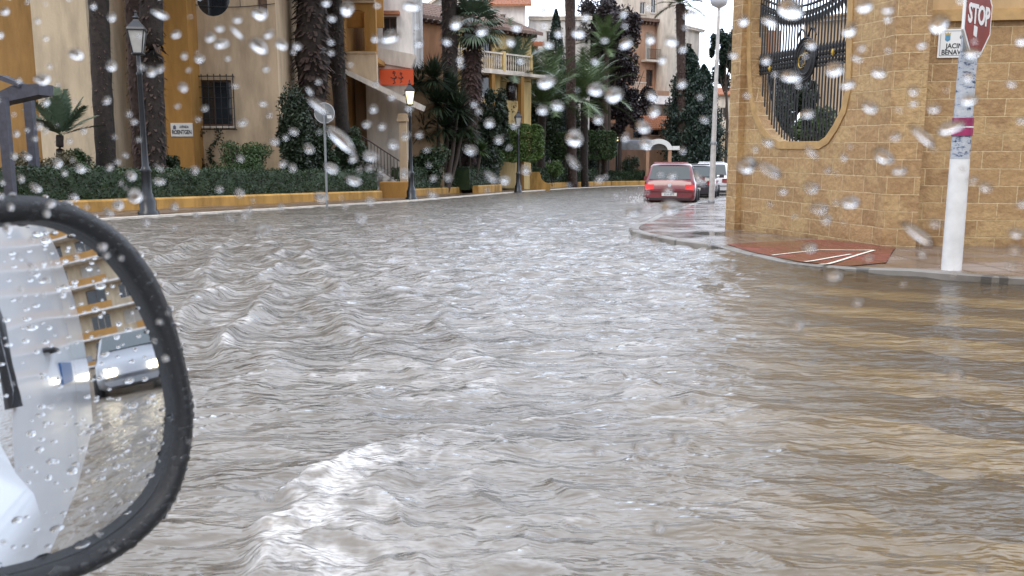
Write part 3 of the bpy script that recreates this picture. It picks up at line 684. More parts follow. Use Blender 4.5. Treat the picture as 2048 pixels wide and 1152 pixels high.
# octagon turned so that it is seen obliquely
Cs = P(1948, 34, sb.y - .13); sgn_r = .328; yaw = math.radians(43)     # reading direction turned towards the camera's right-back
rd = Vector((math.cos(yaw), math.sin(yaw), 0)); nf = Vector((rd.y, -rd.x, 0)); Cs = Vector((sb.x - .10, sb.y, Cs.z)) + nf * .16
MS = Matrix(((rd.x, 0, nf.x, Cs.x), (rd.y, 0, nf.y, Cs.y), (0, 1, 0, Cs.z), (0, 0, 0, 1)))
octg = lambda r_: [(r_ * math.cos(math.pi / 8 + k * math.pi / 4) / math.cos(math.pi / 8), r_ * math.sin(math.pi / 8 + k * math.pi / 4) / math.cos(math.pi / 8)) for k in range(8)]
sfn = lambda u, v, w: MS @ Vector((u, v, w))
b = MB(); b.prism([octg(sgn_r)], sfn, -.02, 0); plate = b.build("sign_plate", M_WP, sp)
b = MB(); b.prism([octg(sgn_r - .026)], sfn, .001, .003); b.build("sign_face", mat("red_sign_paint", (.21, .018, .013), .5, .2, 3), sp)
lettering("STOP", .235, MS @ Matrix.Translation((0, .01, .006)), M_WP, sp, .008, sx=.92)
b = MB(); b.prism([[(-.10, -.17), (-.02, -.185), (-.015, -.09), (-.10, -.08)]], sfn, .004, .006); b.build("sticker", M_WP, sp)
b = MB(); b.prism([rect(-.05, -.3, .05, .3)], sfn, -.10, -.021); b.build("bracket", M_GREY, sp)

# street name tile on the garden wall
u0, z0, u1, z1 = pxr(fr2, 1873, 116, 1962, 57)
ns = thing("street_name_sign", "white ceramic street name sign with a crest, on the block wall behind the stop sign", "street sign", fr2((u0 + u1) / 2, z0, .02), rt.rotation_euler.z)
b = MB(); b.prism([rect(u0, z0, u1, z1)], fr2, .004, .022); b.build("plate", M_WP, ns)
b = MB(); e_ = .022; b.prism([rect(u0 + e_, z0 + e_, u1 - e_, z1 - e_), rect(u0 + e_ + .006, z0 + e_ + .006, u1 - e_ - .006, z1 - e_ - .006)], fr2, .0225, .0245); b.build("border_line", mat("grey_line", (.25, .25, .27), .5, 0), ns)
M_BLK = mat("black_letters", (.015, .015, .02), .5, 0)
def m_on(fr, u, z_, w): p = fr(u, z_, w); return Matrix(((fr.d.x, 0, fr.n.x, p.x), (fr.d.y, 0, fr.n.y, p.y), (0, 1, 0, p.z), (0, 0, 0, 1)))
uc = (u0 + u1) / 2; H_ = z1 - z0; Wd = u1 - u0
lettering("CALLE", H_ * .2, m_on(fr2, uc + Wd * .18, z1 - H_ * .30, .024), M_BLK, ns, .001, sx=.9)
lettering("JACINTO", H_ * .24, m_on(fr2, uc, z1 - H_ * .60, .024), M_BLK, ns, .0015, sx=.9)
lettering("BENAVENTE", H_ * .24, m_on(fr2, uc, z1 - H_ * .82, .024), M_BLK, ns, .0015, sx=.88)
b = MB(); cu, cz = u0 + Wd * .22, z1 - H_ * .30; b.prism([[(cu - .03, cz + .03), (cu - .03, cz - .03), (cu, cz - .048), (cu + .03, cz - .03), (cu + .03, cz + .03)]], fr2, .0225, .0255)
cr1 = b.build("crest", mat("crest_blue", (.10, .28, .42), .5, .3, 20), ns)
b = MB(); b.prism([[(cu - .03, cz + .034), (cu + .03, cz + .034), (cu + .034, cz + .06), (cu + .015, cz + .048), (cu, cz + .065), (cu - .015, cz + .048), (cu - .034, cz + .06)]], fr2, .0225, .0255); b.build("crown", M_GOLD, cr1)

# pole lamp on the right pavement
pb = G(1423, 404, .105); tall = thing("street_lamp", "tall slim white lamp post on the pavement left of the block wall", "street lamp", pb)
hz = zat(16, pb.y); b = MB(); b.tube([pb, (pb.x, pb.y, pb.z + 1.9)], [.095, .085], 12); b.tube([(pb.x, pb.y, pb.z + 1.9), (pb.x + .02, pb.y, hz)], [.08, .045], 12); b.build("pole", mat("weathered_white_post", (.52, .50, .48), .5, .25, 4), tall)
b = MB(); b.lathe([(.1, -.02), (.1, .05), (.086, .06)], (pb.x, pb.y, pb.z + 1.85), 12); b.build("collar", M_GREY, tall); b = MB(); b.lathe([(.12, -.02), (.12, .05), (.08, .06)], (pb.x, pb.y, pb.z), 12); b.build("collar", M_GREY, tall)
b = MB(); b.lathe([(.06, 0), (.22, .08), (.30, .28), (.20, .36)], (pb.x + .02, pb.y, hz), 14); b.lathe([(.33, .362), (.30, .42), (.06, .52)], (pb.x + .02, pb.y, hz), 14); b.build("lamp_head", mat("opal_lamp_head", (.6, .62, .66), .3, .1), tall)

# ------------------------------------------------------------------ lantern street lamps
def lantern(px, py_base, py_top, lit, label, h=.06):
    p = G(px, py_base, h); Hh = zat(py_top, p.y) - p.z; k = Hh / 5.0
    root = thing("lantern_lamp", label, "street lamp", p, R.uniform(-.2, .2), "cast-iron lantern lamps along the left pavement")
    b = MB(); lan = Hh - 1.05 * k
    prof = [(.26, -.1), (.26, .06), (.20, .10), (.21, .34), (.155, .42), (.15, .50), (.125, .55), (.12, 1.05), (.15, 1.1), (.11, 1.16), (.085, 1.22), (.075, 1.6), (.06, lan / k - .5), (.085, lan / k - .45), (.05, lan / k - .4), (.045, lan / k)]
    b.lathe([(r * k, z_ * k) for r, z_ in prof], p, 14); b.build("post", M_LAMP, root)
    T = p + Vector((0, 0, lan)); r0, r1, hh = .15 * k, .27 * k, .55 * k
    c0 = [(T.x + r0 * math.cos(a), T.y + r0 * math.sin(a), T.z + .04 * k) for a in [math.radians(45 + 90 * i + 12) for i in range(4)]]
    c1 = [(T.x + r1 * math.cos(a), T.y + r1 * math.sin(a), T.z + .04 * k + hh) for a in [math.radians(45 + 90 * i + 12) for i in range(4)]]
    b = MB(); b.lathe([(.03 * k, -.02 * k), (.17 * k, .0), (.16 * k, .04 * k)], T, 8)
    for i in range(4): b.tube([c0[i], c1[i]], .016 * k, 5); b.tube([c0[i], c0[i - 1]], .013 * k, 5); b.tube([c1[i], c1[i - 1]], .02 * k, 5)
    b.build("lantern_frame", M_LAMP, root)
    b = MB(); s_ = .93; cc = lambda L, f: [(T.x + (q[0] - T.x) * f, T.y + (q[1] - T.y) * f, q[2]) for q in L]
    b.add(cc(c0, s_) + cc(c1, s_), [(0, 1, 5, 4), (1, 2, 6, 5), (2, 3, 7, 6), (3, 0, 4, 7), (3, 2, 1, 0), (4, 5, 6, 7)])
    g = b.build("lantern_glass", mat("lit_lantern_glass", (.9, .8, .5), .4, 0, emit=(1, .80, .40), es=1.7) if lit else mat("opal_lantern_glass", (.42, .41, .38), .25, .12, 6), root)
    if lit: g["label"] = "lit warm glass"
    b = MB(); z2 = T.z + .04 * k + hh
    rr = [(.30, 0), (.27, .05), (.10, .21), (.07, .25), (.11, .29), (.05, .33), (.03, .40), (.045, .43), (.005, .47)]
    vs = []; fs = []
    for r_, zz in rr: vs += [(T.x + r_ * k * math.cos(math.radians(57 + 90 * i)), T.y + r_ * k * math.sin(math.radians(57 + 90 * i)), z2 + .012 * k + zz * k) for i in range(4)]
    for j in range(len(rr) - 1):
        for i in range(4): fs.append((j * 4 + i, j * 4 + (i + 1) % 4, j * 4 + 4 + (i + 1) % 4, j * 4 + 4 + i))
    b.add(vs, fs + [(3, 2, 1, 0)]); b.build("lantern_roof", M_LAMP, root)
    return root
lantern(297, 428, 22, False, "large unlit black lantern lamp in front of the ochre wall and twin palm trunks")
lantern(823, 398, 160, True, "lit black lantern lamp beside the covered staircase")
lantern(1036, 383, 219, False, "unlit black lantern lamp in front of the bright box-clipped tree")
lantern(1232, 369, 260, True, "lit lantern lamp left of the arched entrance canopy")
lantern(1437, 362, 268, True, "lit lantern lamp just right of the tall white pole", .06)

# back of a round traffic sign
q = G(654, 410, .06); s2 = thing("traffic_sign", "round traffic sign seen from its grey back, on a thin post before the hedge", "traffic sign", q)
ct = zat(226, q.y); rr = .30
b = MB(); b.tube([q - Vector((0, 0, .1)), (q.x, q.y, ct + .27)], .035, 10); b.build("post", M_GREY, s2)
b = MB(); b.prism([[(rr * math.cos(t), rr * math.sin(t)) for t in [2 * math.pi * k / 32 for k in range(32)]]], lambda u, v, w: Vector((q.x + u, q.y + .06 + w, ct + v)), 0, .012); b.build("disc", mat("grey_disc_back", (.15, .16, .165), .5, .15, 4), s2)
b = MB(); b.tube([(q.x + rr * math.cos(t), q.y + .06, ct + rr * math.sin(t)) for t in [2 * math.pi * k / 32 for k in range(33)]], .012, 6); b.build("rim", mat("light_rim", (.42, .42, .42), .4, 0), s2)
b = MB(); b.box((q.x + .15, q.y + .045, ct - .11), (.13, .006, .09)); b.build("sticker", M_WP, s2)
# small sign by the planter
q = G(943, 372, .1); s3 = thing("hydrant_marker", "small grey round-headed post standing in the low ochre planter", "marker post", q)
b = MB(); b.tube([q, q + Vector((0, 0, .55))], .03, 8); b.build("post", M_GREY, s3)
b = MB(); b.lathe([(.05, .5), (.17, .62), (.22, .8), (.15, .98), (.05, 1.08), (.04, 1.2)], q, 12); b.build("head", mat("mottled_grey", (.2, .2, .2), .7, .5, 12), s3)

# ------------------------------------------------------------------ planters, hedges
def planter(name_label, a, bpt, w, h, top_w=None, group="low ochre planter walls along the left pavement", scroll=False):
    a = Vector((a[0], a[1], 0)); bpt = Vector((bpt[0], bpt[1], 0)); t = (bpt - a).normalized(); n_ = Vector((-t.y, t.x, 0)); L = (bpt - a).length
    root_loc = gp(a.x, a.y, .05); m = MB(); prof = [(0, -.1), (w, -.1), (w, h - .05), (w - .04, h), (.05, h), (0, h - .05)]
    N = 8; vs = []
    for i in range(N + 1):
        p = a + t * (L * i / N)
        for o_, z_ in prof: q_ = p + n_ * o_; vs.append((q_.x, q_.y, gz(q_.x, q_.y, .05) + z_))
    k = len(prof); fs = [(i * k + j, i * k + (j + 1) % k, (i + 1) * k + (j + 1) % k, (i + 1) * k + j) for i in range(N) for j in range(k)] + [tuple(range(k))[::-1], tuple(N * k + j for j in range(k))]
    m.add(vs, fs); o = m.build("planter_wall", M_PLANTER, None, root_loc); return tag(o, name_label, "planter wall", group)
def gq(px, py, h=.06): v = G(px, py, h); return (v.x, v.y)
planter("long low ochre planter wall under the dark hedge behind the large lantern lamp", (-14.5, 13.8), gq(765, 396), .3, .30)
planter("low ochre planter wall right of the lit lamp by the stairs", gq(829, 391), gq(925, 385), .3, .30)
planter("short ochre planter wall with a drain hole, left of the garden path gap", gq(957, 386), gq(1004, 382), .3, .38)
planter("far ochre planter wall running from the scrolled end block to the arched canopy", gq(1072, 377), (8.3, 74.5), .3, .36)
planter("last ochre planter wall curving past the arched canopy", (8.35, 74.6), (18.3, 84.5), .3, .36)
# scrolled end block
q = Vector((*gq(1060, 379), 0)); b = MB(); sc_ = [(0, -.1), (1.25, -.1), (1.25, .34), (.95, .42), (.72, .62), (.62, .98), (.55, 1.06), (-.35, 1.06), (-.35, .9), (0, .9)]
b.prism([sc_], lambda u, v, w: Vector((q.x + u, q.y + w + .25 * u, gz(q.x, q.y, .05) + v)), 0, .4); tag(b.build("scroll_wall", M_PLANTER, None, (q.x, q.y, gz(q.x, q.y))), "ochre wall end with a curved scroll top beside the garden path", "wall")
# block at the foot of the stairs
q = gq(790, 395); b = MB(); b.prism([rect(-.62, -.15, .62, .62)], lambda u, v, w: Vector((q[0] + u, q[1] + w, gz(*q, .05) + v)), 0, .9); tag(b.build("stair_block", M_OCHRE, None, (q[0], q[1], gz(*q))), "square ochre block at the foot of the covered staircase", "wall")
# blue-grey gate between planters
q = gq(1030, 378); gt = thing("garden_gate", "low blue-grey garden gate between the planter walls, behind the unlit lamp", "gate", gp(q[0], q[1] + .8, .05))
b = MB(); M_BLU = mat("blue_grey_paint", (.10, .14, .17), .5, .3, 3); gxx = q[0]; gyy = q[1] + .8
b.box((gxx, gyy, gz(gxx, gyy, .05) + .5), (1.35, .06, .86)); b.build("panel", M_BLU, gt)
b = MB()
for s_ in (-.7, .7): b = MB(); b.box((gxx + s_, gyy, gz(gxx, gyy, .05) + .5), (.08, .1, 1.06)); b.build("gate_post", M_LAMP, gt)

def leaf_verts(pos, size, rng, stretch=.45, up=0.0):
    n_ = len(pos); a = rng.normal(size=(n_, 3)); a[:, 2] += up; a /= np.linalg.norm(a, axis=1)[:, None]; c = rng.normal(size=(n_, 3)); c -= (c * a).sum(1)[:, None] * a; c /= np.linalg.norm(c, axis=1)[:, None]
    s_ = (size * rng.uniform(.6, 1.3, n_))[:, None]; A_ = a * s_ * .5; C_ = c * s_ * .5 * stretch
    V = np.stack([pos - A_, pos + C_, pos + A_, pos - C_], 1).reshape(-1, 3); return V, np.arange(n_ * 4).reshape(-1, 4)
def hedge(label, a, bpt, w, h0, h1, group=None, m=F_HEDGE, n=9000, leaf=.07, name="hedge"):
    a = np.array([*a, 0.]); bb_ = np.array([*bpt, 0.]); L = np.linalg.norm(bb_ - a); t = (bb_ - a) / L; nr = np.array([-t[1], t[0], 0])
    rng = np.random.default_rng(int(abs(a[0] * 100)) + 3)
    u = rng.random(n) * L; side = rng.random(n); o_ = np.where(side < .5, 0, rng.random(n) * w); z_ = np.where(side < .5, h0 + rng.random(n) * (h1 - h0), h1)
    k = side > .92; o_[k] = w; z_[k] = h0 + rng.random(k.sum()) * (h1 - h0)
    o_ = o_ + rng.normal(0, .025, n); z_ = z_ + rng.normal(0, .035, n) + (.06 * perlin(u * 1.3, o_ * 2 + 4) + .05 * perlin(u * 4, o_ * 3)) * (z_ > h1 - .25); o_ = o_ + .10 * perlin(u * 1.7, z_ * 2.5)
    pos = a + t * u[:, None] + nr * o_[:, None]; pos[:, 2] = -SL * pos[:, 1] + z_
    V, F_ = leaf_verts(pos, leaf, rng, .6)
    cb = []; e = .05
    for uu in (0, L):
        for oo, zz in ((e, h0), (w - e, h0), (w - e, h1 - e), (e, h1 - e)): p = a + t * uu + nr * oo; cb.append((p[0], p[1], -SL * p[1] + zz))
    fc = np.array([(0, 1, 2, 3), (4, 5, 6, 7), (0, 1, 5, 4), (1, 2, 6, 5), (2, 3, 7, 6), (3, 0, 4, 7)]) + len(V)
    V = np.vstack([V, np.array(cb)]); F_ = np.vstack([F_, fc]); o = fastmesh(name, V, F_, m, origin=(a[0], a[1], -SL * a[1] + h0)); return tag(o, label, "hedge", group)
GH = "clipped hedges behind the planter walls"
hedge("long dark clipped hedge behind the longest planter wall, nearest the large lamp", (-14.6, 14.6), (gq(765, 396)[0] - .2, gq(765, 396)[1] + .3), 1.0, .2, 1.10, GH, n=26000)
hedge("dark low hedge behind the planter wall right of the staircase lamp", (gq(829, 391)[0], gq(829, 391)[1] + .6), (gq(925, 385)[0], gq(925, 385)[1] + .6), 1.2, .2, 1.25, GH, n=9000)
hedge("low hedge behind the short planter with the drain hole", (gq(940, 386)[0], gq(940, 386)[1] + .6), (gq(1003, 382)[0] - .1, gq(1003, 382)[1] + .6), 1.0, .2, 1.3, GH, n=8000)
hedge("long far hedge behind the planter wall leading to the arched canopy", (gq(1072, 377)[0] + .3, gq(1072, 377)[1] + .7), (8.0, 75.4), 1.4, .2, 1.35, GH, n=16000, leaf=.12)
hedge("last low hedge beside the arched canopy", (8.2, 75.8), (12.5, 80.6), 1.2, .2, 1.2, GH, n=7000, leaf=.14)

# ------------------------------------------------------------------ plants
def cloud(c, rad, n, rng, clumps=14, spread=.33, shell=.5):
    c = np.array(c); rad = np.array(rad); d = rng.normal(size=(clumps, 3)); d /= np.linalg.norm(d, axis=1)[:, None]
    r = (shell + (1 - shell) * rng.random(clumps))[:, None]; cc = c + d * r * rad * .8
    k = rng.integers(0, clumps, n); off = rng.normal(size=(n, 3)); off /= (np.linalg.norm(off, axis=1)[:, None] + 1e-6); off *= (rng.random(n)[:, None] ** .5)
    return cc[k] + off * rad * spread * rng.uniform(.7, 1.2, clumps)[k][:, None]
def bush(label, px, py_top, py_bot, wpx, Y, m=F_MID, n=3500, leaf=.12, name="bush", clumps=18, group=None, stretch=.45, up=0, kx=1.0):
    rng = np.random.default_rng(int(px * 7 + Y)); zt_, zb_ = zat(py_top, Y), zat(py_bot, Y); x = xat(px, (py_top + py_bot) / 2, Y); rx = wpx / 2 / FPX * Y; rz_ = (zt_ - zb_) / 2
    pos = cloud((x, Y, (zt_ + zb_) / 2), (rx, max(rx, .5) * .9, rz_), n, rng, clumps, .42, .35); pos[:, 2] = np.maximum(pos[:, 2], -SL * pos[:, 1] + .06)
    loc = (x, Y, gz(x, Y, .1)); root = thing(name, label, "shrub", loc, 0, group)
    V, F_ = leaf_verts(pos, leaf, rng, stretch, up); fastmesh("foliage", V, F_, m, parent=root)
    b = MB()
    for k in range(5):
        a_ = rng.uniform(0, 6.28); tip = Vector((x + rx * .6 * math.cos(a_), Y + rx * .5 * math.sin(a_), zt_ - rz_ * .5)); p0 = Vector(loc); mid = p0.lerp(tip, .5) + Vector((0, 0, .1)); b.tube([p0, mid, tip], [.035, .025, .01], 5)
    b.build("stem", M_TWIG, root); return root
def tree(label, px, py_top, py_crown, py_base, wpx, Y, m=F_DARK, n=9000, leaf=.22, clumps=26, name="tree", trunk_r=.16, spread=.3, stretch=.45, shell=.45, flat=1.0, box=False, limbs=7):
    rng = np.random.default_rng(int(px * 3 + Y * 5)); x = xat(px, py_base, Y); xc = xat(px, (py_top + py_crown) / 2, Y); zg = gz(x, Y, .1); zt_, zc_ = zat(py_top, Y), zat(py_crown, Y); rx = wpx / 2 / FPX * Y; rz_ = (zt_ - zc_) / 2
    root = thing(name, label, "tree", (x, Y, zg)); cz = (zt_ + zc_) / 2
    if box:
        pos = rng.uniform(-1, 1, (n, 3)); ax = rng.integers(0, 3, n); sgn = rng.choice([-1, 1], n); k = rng.random(n) < .8; pos[k, ax[k]] = sgn[k] * rng.uniform(.86, 1.02, k.sum())
        pos = np.sign(pos) * np.abs(pos) ** 1.0; rr_ = np.linalg.norm(pos[:, [0, 2]], axis=1); pos[:, [0, 2]] /= np.maximum(1, rr_ / 1.22)[:, None]
        pos += .04 * np.sin(pos[:, [1, 2, 0]] * 9); pos = pos * np.array([rx, rx * .8, rz_]) + np.array([xc, Y, cz])
    else: pos = cloud((xc, Y, cz), (rx, rx, rz_), n, rng, clumps, spread, shell)
    V, F_ = leaf_verts(pos, leaf, rng, stretch); fastmesh("crown", V, F_, m, parent=root)
    b = MB(); b.tube([(x, Y, zg - .1), (x + .05, Y, (zg + cz) / 2), (xc, Y, cz)], [trunk_r * 1.2, trunk_r, trunk_r * .5], 8)
    for k in range(limbs):
        a_ = k * 2.4; t0 = rng.uniform(.45, .9); p0 = Vector((x + (xc - x) * t0, Y, zg + (cz - zg) * t0)); tip = Vector((xc + rx * .6 * math.cos(a_), Y + rx * .6 * math.sin(a_), cz + rz_ * rng.uniform(-.3, .6))); b.tube([p0, p0.lerp(tip, .5) + Vector((0, 0, .1)), tip], [trunk_r * .5, trunk_r * .3, .02], 6)
    b.build("trunk", M_TWIG, root); return root
def cypress(label, px, py_top, py_base, wpx, Y, m=F_CYP, n=9000, leaf=.16, name="cypress", px_top=None, ragged=.18, group=None):
    rng = np.random.default_rng(int(px)); x = xat(px, py_base, Y); zg = gz(x, Y, .1); zt_ = zat(py_top, Y); H = zt_ - zg; rx = wpx / 2 / FPX * Y; xt = xat(px_top or px, py_top, Y)
    root = thing(name, label, "tree", (x, Y, zg), 0, group); t = rng.random(n) ** .85; a_ = rng.random(n) * 6.283; lump = 1 + ragged * np.sin(t * 37 + 2.5 * np.sin(a_ * 2)) + ragged * rng.normal(0, .5, n)
    r_ = rx * np.minimum(1, (1 - t) ** .62 * 1.35) * np.minimum(1, .35 + t * 6) * lump * rng.uniform(.6, 1, n)
    pos = np.stack([x + (xt - x) * t + r_ * np.cos(a_), Y + r_ * np.sin(a_), zg + .3 + t * (H - .3)], 1)
    V, F_ = leaf_verts(pos, leaf, rng, .5, 1.2); fastmesh("crown", V, F_, m, parent=root)
    b = MB(); b.tube([(x, Y, zg - .1), (xt, Y, zg + H * .9)], [.16, .03], 7); b.build("trunk", M_TWIG, root); return root
def shag_tube(b, pts, rads, rng, n, size, mi=0, droop=-.7, span=(0, 1)):
    """flaky old leaf bases standing off a palm stem"""
    pts = [Vector(p) for p in pts]
    for k in range(n):
        t = span[0] + (span[1] - span[0]) * rng.random(); f = t * (len(pts) - 1); i = min(int(f), len(pts) - 2); c = pts[i].lerp(pts[i + 1], f - i); r_ = rads[i] + (rads[i + 1] - rads[i]) * (f - i)
        a_ = rng.uniform(0, 6.283); o_ = Vector((math.cos(a_), math.sin(a_), 0)); s_ = size * rng.uniform(.5, 1.3); tip = c + o_ * (r_ + s_ * .55) + Vector((0, 0, s_ * droop * rng.uniform(.3, 1.2))); w = Vector((-o_.y, o_.x, 0)) * s_ * .22
        base = c + o_ * r_ * .9; b.add([base - w, base + w, tip + w * .5, tip - w * .5, base + Vector((0, 0, .03)) ], [(0, 1, 2, 3), (0, 4, 1)], mi)
def palm_trunk(root, p0, p1, r0, r1, rng, bark=M_BARK, shag=200, ssize=.13, span=(0, 1), name="trunk", bulge=None):
    p0 = Vector(p0); p1 = Vector(p1); N = 26; pts = []; rads = []
    for i in range(N + 1):
        t = i / N; pts.append(p0.lerp(p1, t) + Vector((.03 * math.sin(t * 5 + r0 * 9), 0, 0))); r_ = r0 + (r1 - r0) * t
        if bulge: r_ *= 1 + bulge[2] * math.exp(-((t - bulge[0]) / bulge[1]) ** 2)
        rads.append(r_ * (1 + .05 * math.sin(i * 2.6)))
    b = MB(); b.tube(pts, rads, 12); shag_tube(b, pts, rads, rng, shag, ssize, 1, span=span); return b.build(name, [bark, M_SHAG if bark is not M_BARK else M_BARKL], root)
def feather_crown(root, c, n, L, rng, m=F_PALM, elev=(-.2, 1.3), leaflets=40, lw=.085, stiff=.7, name="frond", lean=None):
    """arching pinnate fronds, one mesh per crown"""
    V = []; c = np.array(c)
    for k in range(n):
        a_ = k * 2.39996 + rng.uniform(-.2, .2); e = elev[0] + (elev[1] - elev[0]) * ((k + .5) / n) ** .8 + rng.uniform(-.1, .1); Lk = L * rng.uniform(.8, 1.1); d = np.array([math.cos(a_) * math.cos(e), math.sin(a_) * math.cos(e), math.sin(e)])
        p = c.copy(); P_ = [p.copy()]; ns_ = 12
        for s_ in range(ns_):
            p = p + d * Lk / ns_; d = d + np.array([0, 0, -(1 - stiff) * .42 * (s_ + 2) / ns_]); d /= np.linalg.norm(d); P_.append(p.copy())
        P_ = np.array(P_); side0 = np.array([-math.sin(a_), math.cos(a_), 0])
        for i in range(ns_):   # rachis ribbon
            V.append((P_[i] - side0 * .02, P_[i] + side0 * .02, P_[i + 1] + side0 * .015)); V.append((P_[i] - np.array([0, 0, .03]), P_[i] + np.array([0, 0, .0]), P_[i + 1]))
        for j in range(leaflets):
            t = .12 + .88 * j / leaflets; f = t * ns_; i = min(int(f), ns_ - 1); q_ = P_[i] + (P_[i + 1] - P_[i]) * (f - i); fw_ = P_[i + 1] - P_[i]; fw_ /= np.linalg.norm(fw_); ll = Lk * .24 * math.sin(math.pi * (.12 + .8 * t)) + .05; upv = np.cross(side0, fw_)
            for s_ in (-1, 1):
                dd = side0 * s_ * .8 + fw_ * .75 - np.array([0, 0, .22]) + abs(upv) * .25 + rng.normal(0, .07, 3); dd /= np.linalg.norm(dd); w_ = fw_ * lw * .5; V.append((q_ - w_, q_ + w_, q_ + dd * ll))
    V = np.array(V).reshape(-1, 3); return fastmesh(name, V, np.arange(len(V)).reshape(-1, 3), m, parent=root)
def fan_crown(root, c, n, L, rng, m=F_PALMB, elev=(-.6, 1.35), name="frond"):
    V = []; c = np.array(c)
    for k in range(n):
        a_ = k * 2.39996; e = elev[0] + (elev[1] - elev[0]) * (k + .5) / n + rng.uniform(-.1, .1); d = np.array([math.cos(a_) * math.cos(e), math.sin(a_) * math.cos(e), math.sin(e)]); side = np.array([-math.sin(a_), math.cos(a_), 0]); up_ = np.cross(d, side) * -1
        st = c + d * L * .5; V.append((c - side * .025, c + side * .025, st)); V.append((c - np.array([0, 0, .03]), c, st))
        for j in range(22):
            b_ = -1.9 + 3.8 * j / 21; ll = L * .52 * (1 - .18 * abs(b_)); dd = d * math.cos(b_) + side * math.sin(b_) + up_ * rng.uniform(-.05, .12); w_ = (side * math.cos(b_) - d * math.sin(b_)) * .045 * L * .6; mid = st + dd * ll * .62
            tip = st + dd * ll + np.array([0, 0, -ll * .28]); V.append((st, mid - w_, mid + w_)); V.append((mid - w_, mid + w_, tip))
    V = np.array(V).reshape(-1, 3); return fastmesh(name, V, np.arange(len(V)).reshape(-1, 3), m, parent=root)
def sword_plant(label, px, py_c, Y, L, n, heads, base_py, m=F_DARK, name="yucca", cat="shrub"):
    """yucca: several stems each ending in a rosette of stiff blades"""
    rng = np.random.default_rng(int(px)); x = xat(px, base_py, Y); zg = gz(x, Y, .1); root = thing(name, label, cat, (x, Y, zg)); V = []; b = MB()
    for (dx, dz) in heads:
        c = np.array([x + dx, Y + rng.uniform(-.6, .6), zat(py_c, Y) + dz]); b.tube([(x + dx * .3, Y, zg), (x + dx * .7, float(c[1]), (zg + c[2]) / 2), tuple(c)], [.13, .1, .08], 7)
        for k in range(n):
            a_ = rng.uniform(0, 6.283); e = rng.uniform(-.5, 1.4); d = np.array([math.cos(a_) * math.cos(e), math.sin(a_) * math.cos(e), math.sin(e)]); s_ = np.array([-math.sin(a_), math.cos(a_), 0]) * .035; ll = L * rng.uniform(.7, 1.1); mid = c + d * ll * .55; tip = c + d * ll + np.array([0, 0, -.12 * ll])
            V += [(c - s_, c + s_, mid + s_), (c - s_, mid + s_, mid - s_), (mid - s_, mid + s_, tip)]
    V = np.array(V).reshape(-1, 3); fastmesh("foliage", V, np.arange(len(V)).reshape(-1, 3), m, parent=root); b.build("stem", M_TWIG, root); return root

def palm(label, px_b, py_b, px_t, py_t, Y, r0, r1, shag=200, ssize=.13, crown=None, bark=M_BARK, L=2.6, n=26, m=None, name="palm_tree", span=(0, 1), bulge=None, stiff=.7, elev=None, group=None, extra_top=0):
    rng = np.random.default_rng(int(px_b * 11)); rr_ = random.Random(int(px_b)); x = xat(px_b, py_b, Y); zg = gz(x, Y, .1); xt = xat(px_t, py_t, Y); ztp = zat(py_t, Y) + extra_top
    root = thing(name, label, "palm tree", (x, Y, zg), 0, group); palm_trunk(root, (x, Y, zg - .1), (xt, Y, ztp), r0, r1, rr_, bark, shag, ssize, span, bulge=bulge)
    if crown == "feather": feather_crown(root, (xt, Y, ztp), n, L, rng, m or F_PALM, elev or (-.2, 1.35), stiff=stiff)
    if crown == "fan": fan_crown(root, (xt, Y, ztp), n, L, rng, m or F_PALMB, elev or (-.6, 1.35))
    return root

# palms by the left house (their crowns are above the picture)
palm("thick bare palm trunk in front of the cream wall, left of the large lamp", 212, 340, 205, -10, 27.5, .30, .27, 420, .10, "feather", L=3.2, extra_top=4.2)
palm("twin-looking palm trunk directly behind the large unlit lamp, right stem", 308, 345, 312, -10, 28.5, .34, .36, 700, .2, "feather", L=3.2, extra_top=3.6, bark=M_BARK)
palm("slimmer brown palm trunk hugging the left of the trunk behind the large lamp", 279, 345, 272, -10, 29.2, .22, .26, 380, .16, "feather", L=3.0, extra_top=2.5, bark=M_BARKL)
palm("massive dark palm trunk shaggy with old frond bases, left of the round sign back", 630, 340, 622, -10, 35, .42, .55, 1500, .34, "feather", L=3.4, extra_top=1.4, bulge=(.62, .14, .35), bark=M_BARK)
palm("dark leaning palm trunk between the shaggy palm and the stair column", 694, 330, 664, -10, 37.2, .26, .34, 420, .2, "feather", L=3.0, extra_top=1.2, span=(.5, 1))
palm("thin dark palm trunk rising behind the orange shop sign", 826, 300, 816, -10, 43.5, .22, .2, 300, .14, "feather", L=3.0, extra_top=2.4)
palm("shaggy dark palm trunk in front of the terracotta house wall", 902, 300, 897, -10, 46, .40, .38, 800, .24, "feather", L=3.0, extra_top=1.2)
palm("fan palm with a maroon shaggy trunk before the yellow balcony", 936, 330, 946, 55, 47, .30, .46, 1500, .32, "fan", L=2.0, n=34, bark=M_BARKL, bulge=(.62, .16, .35), m=F_PALMB)
palm("short palm with upright grey-green fronds, behind the bright box-clipped tree", 1015, 330, 1022, 165, 56, .33, .30, 500, .22, "feather", L=3.6, n=30, elev=(.1, 1.5), stiff=.62, m=F_PALMB, bark=M_BARK)
palm("tall brown palm trunk right of the narrow cypress", 1146, 330, 1138, -10, 64, .33, .36, 600, .22, "feather", L=3.2, bark=M_BARKL, extra_top=1.5)
palm("slim palm with a small green crown before the dark leafy tree", 1210, 330, 1212, 98, 74, .24, .22, 300, .16, "feather", L=3.0, n=24, bark=M_BARKL, m=F_PALM, elev=(-.3, 1.3))
palm("tall palm at the right edge of the white tower", 1368, 330, 1360, 8, 82, .34, .42, 700, .28, "feather", L=3.0, n=26, bark=M_BARKL, m=F_PALM)
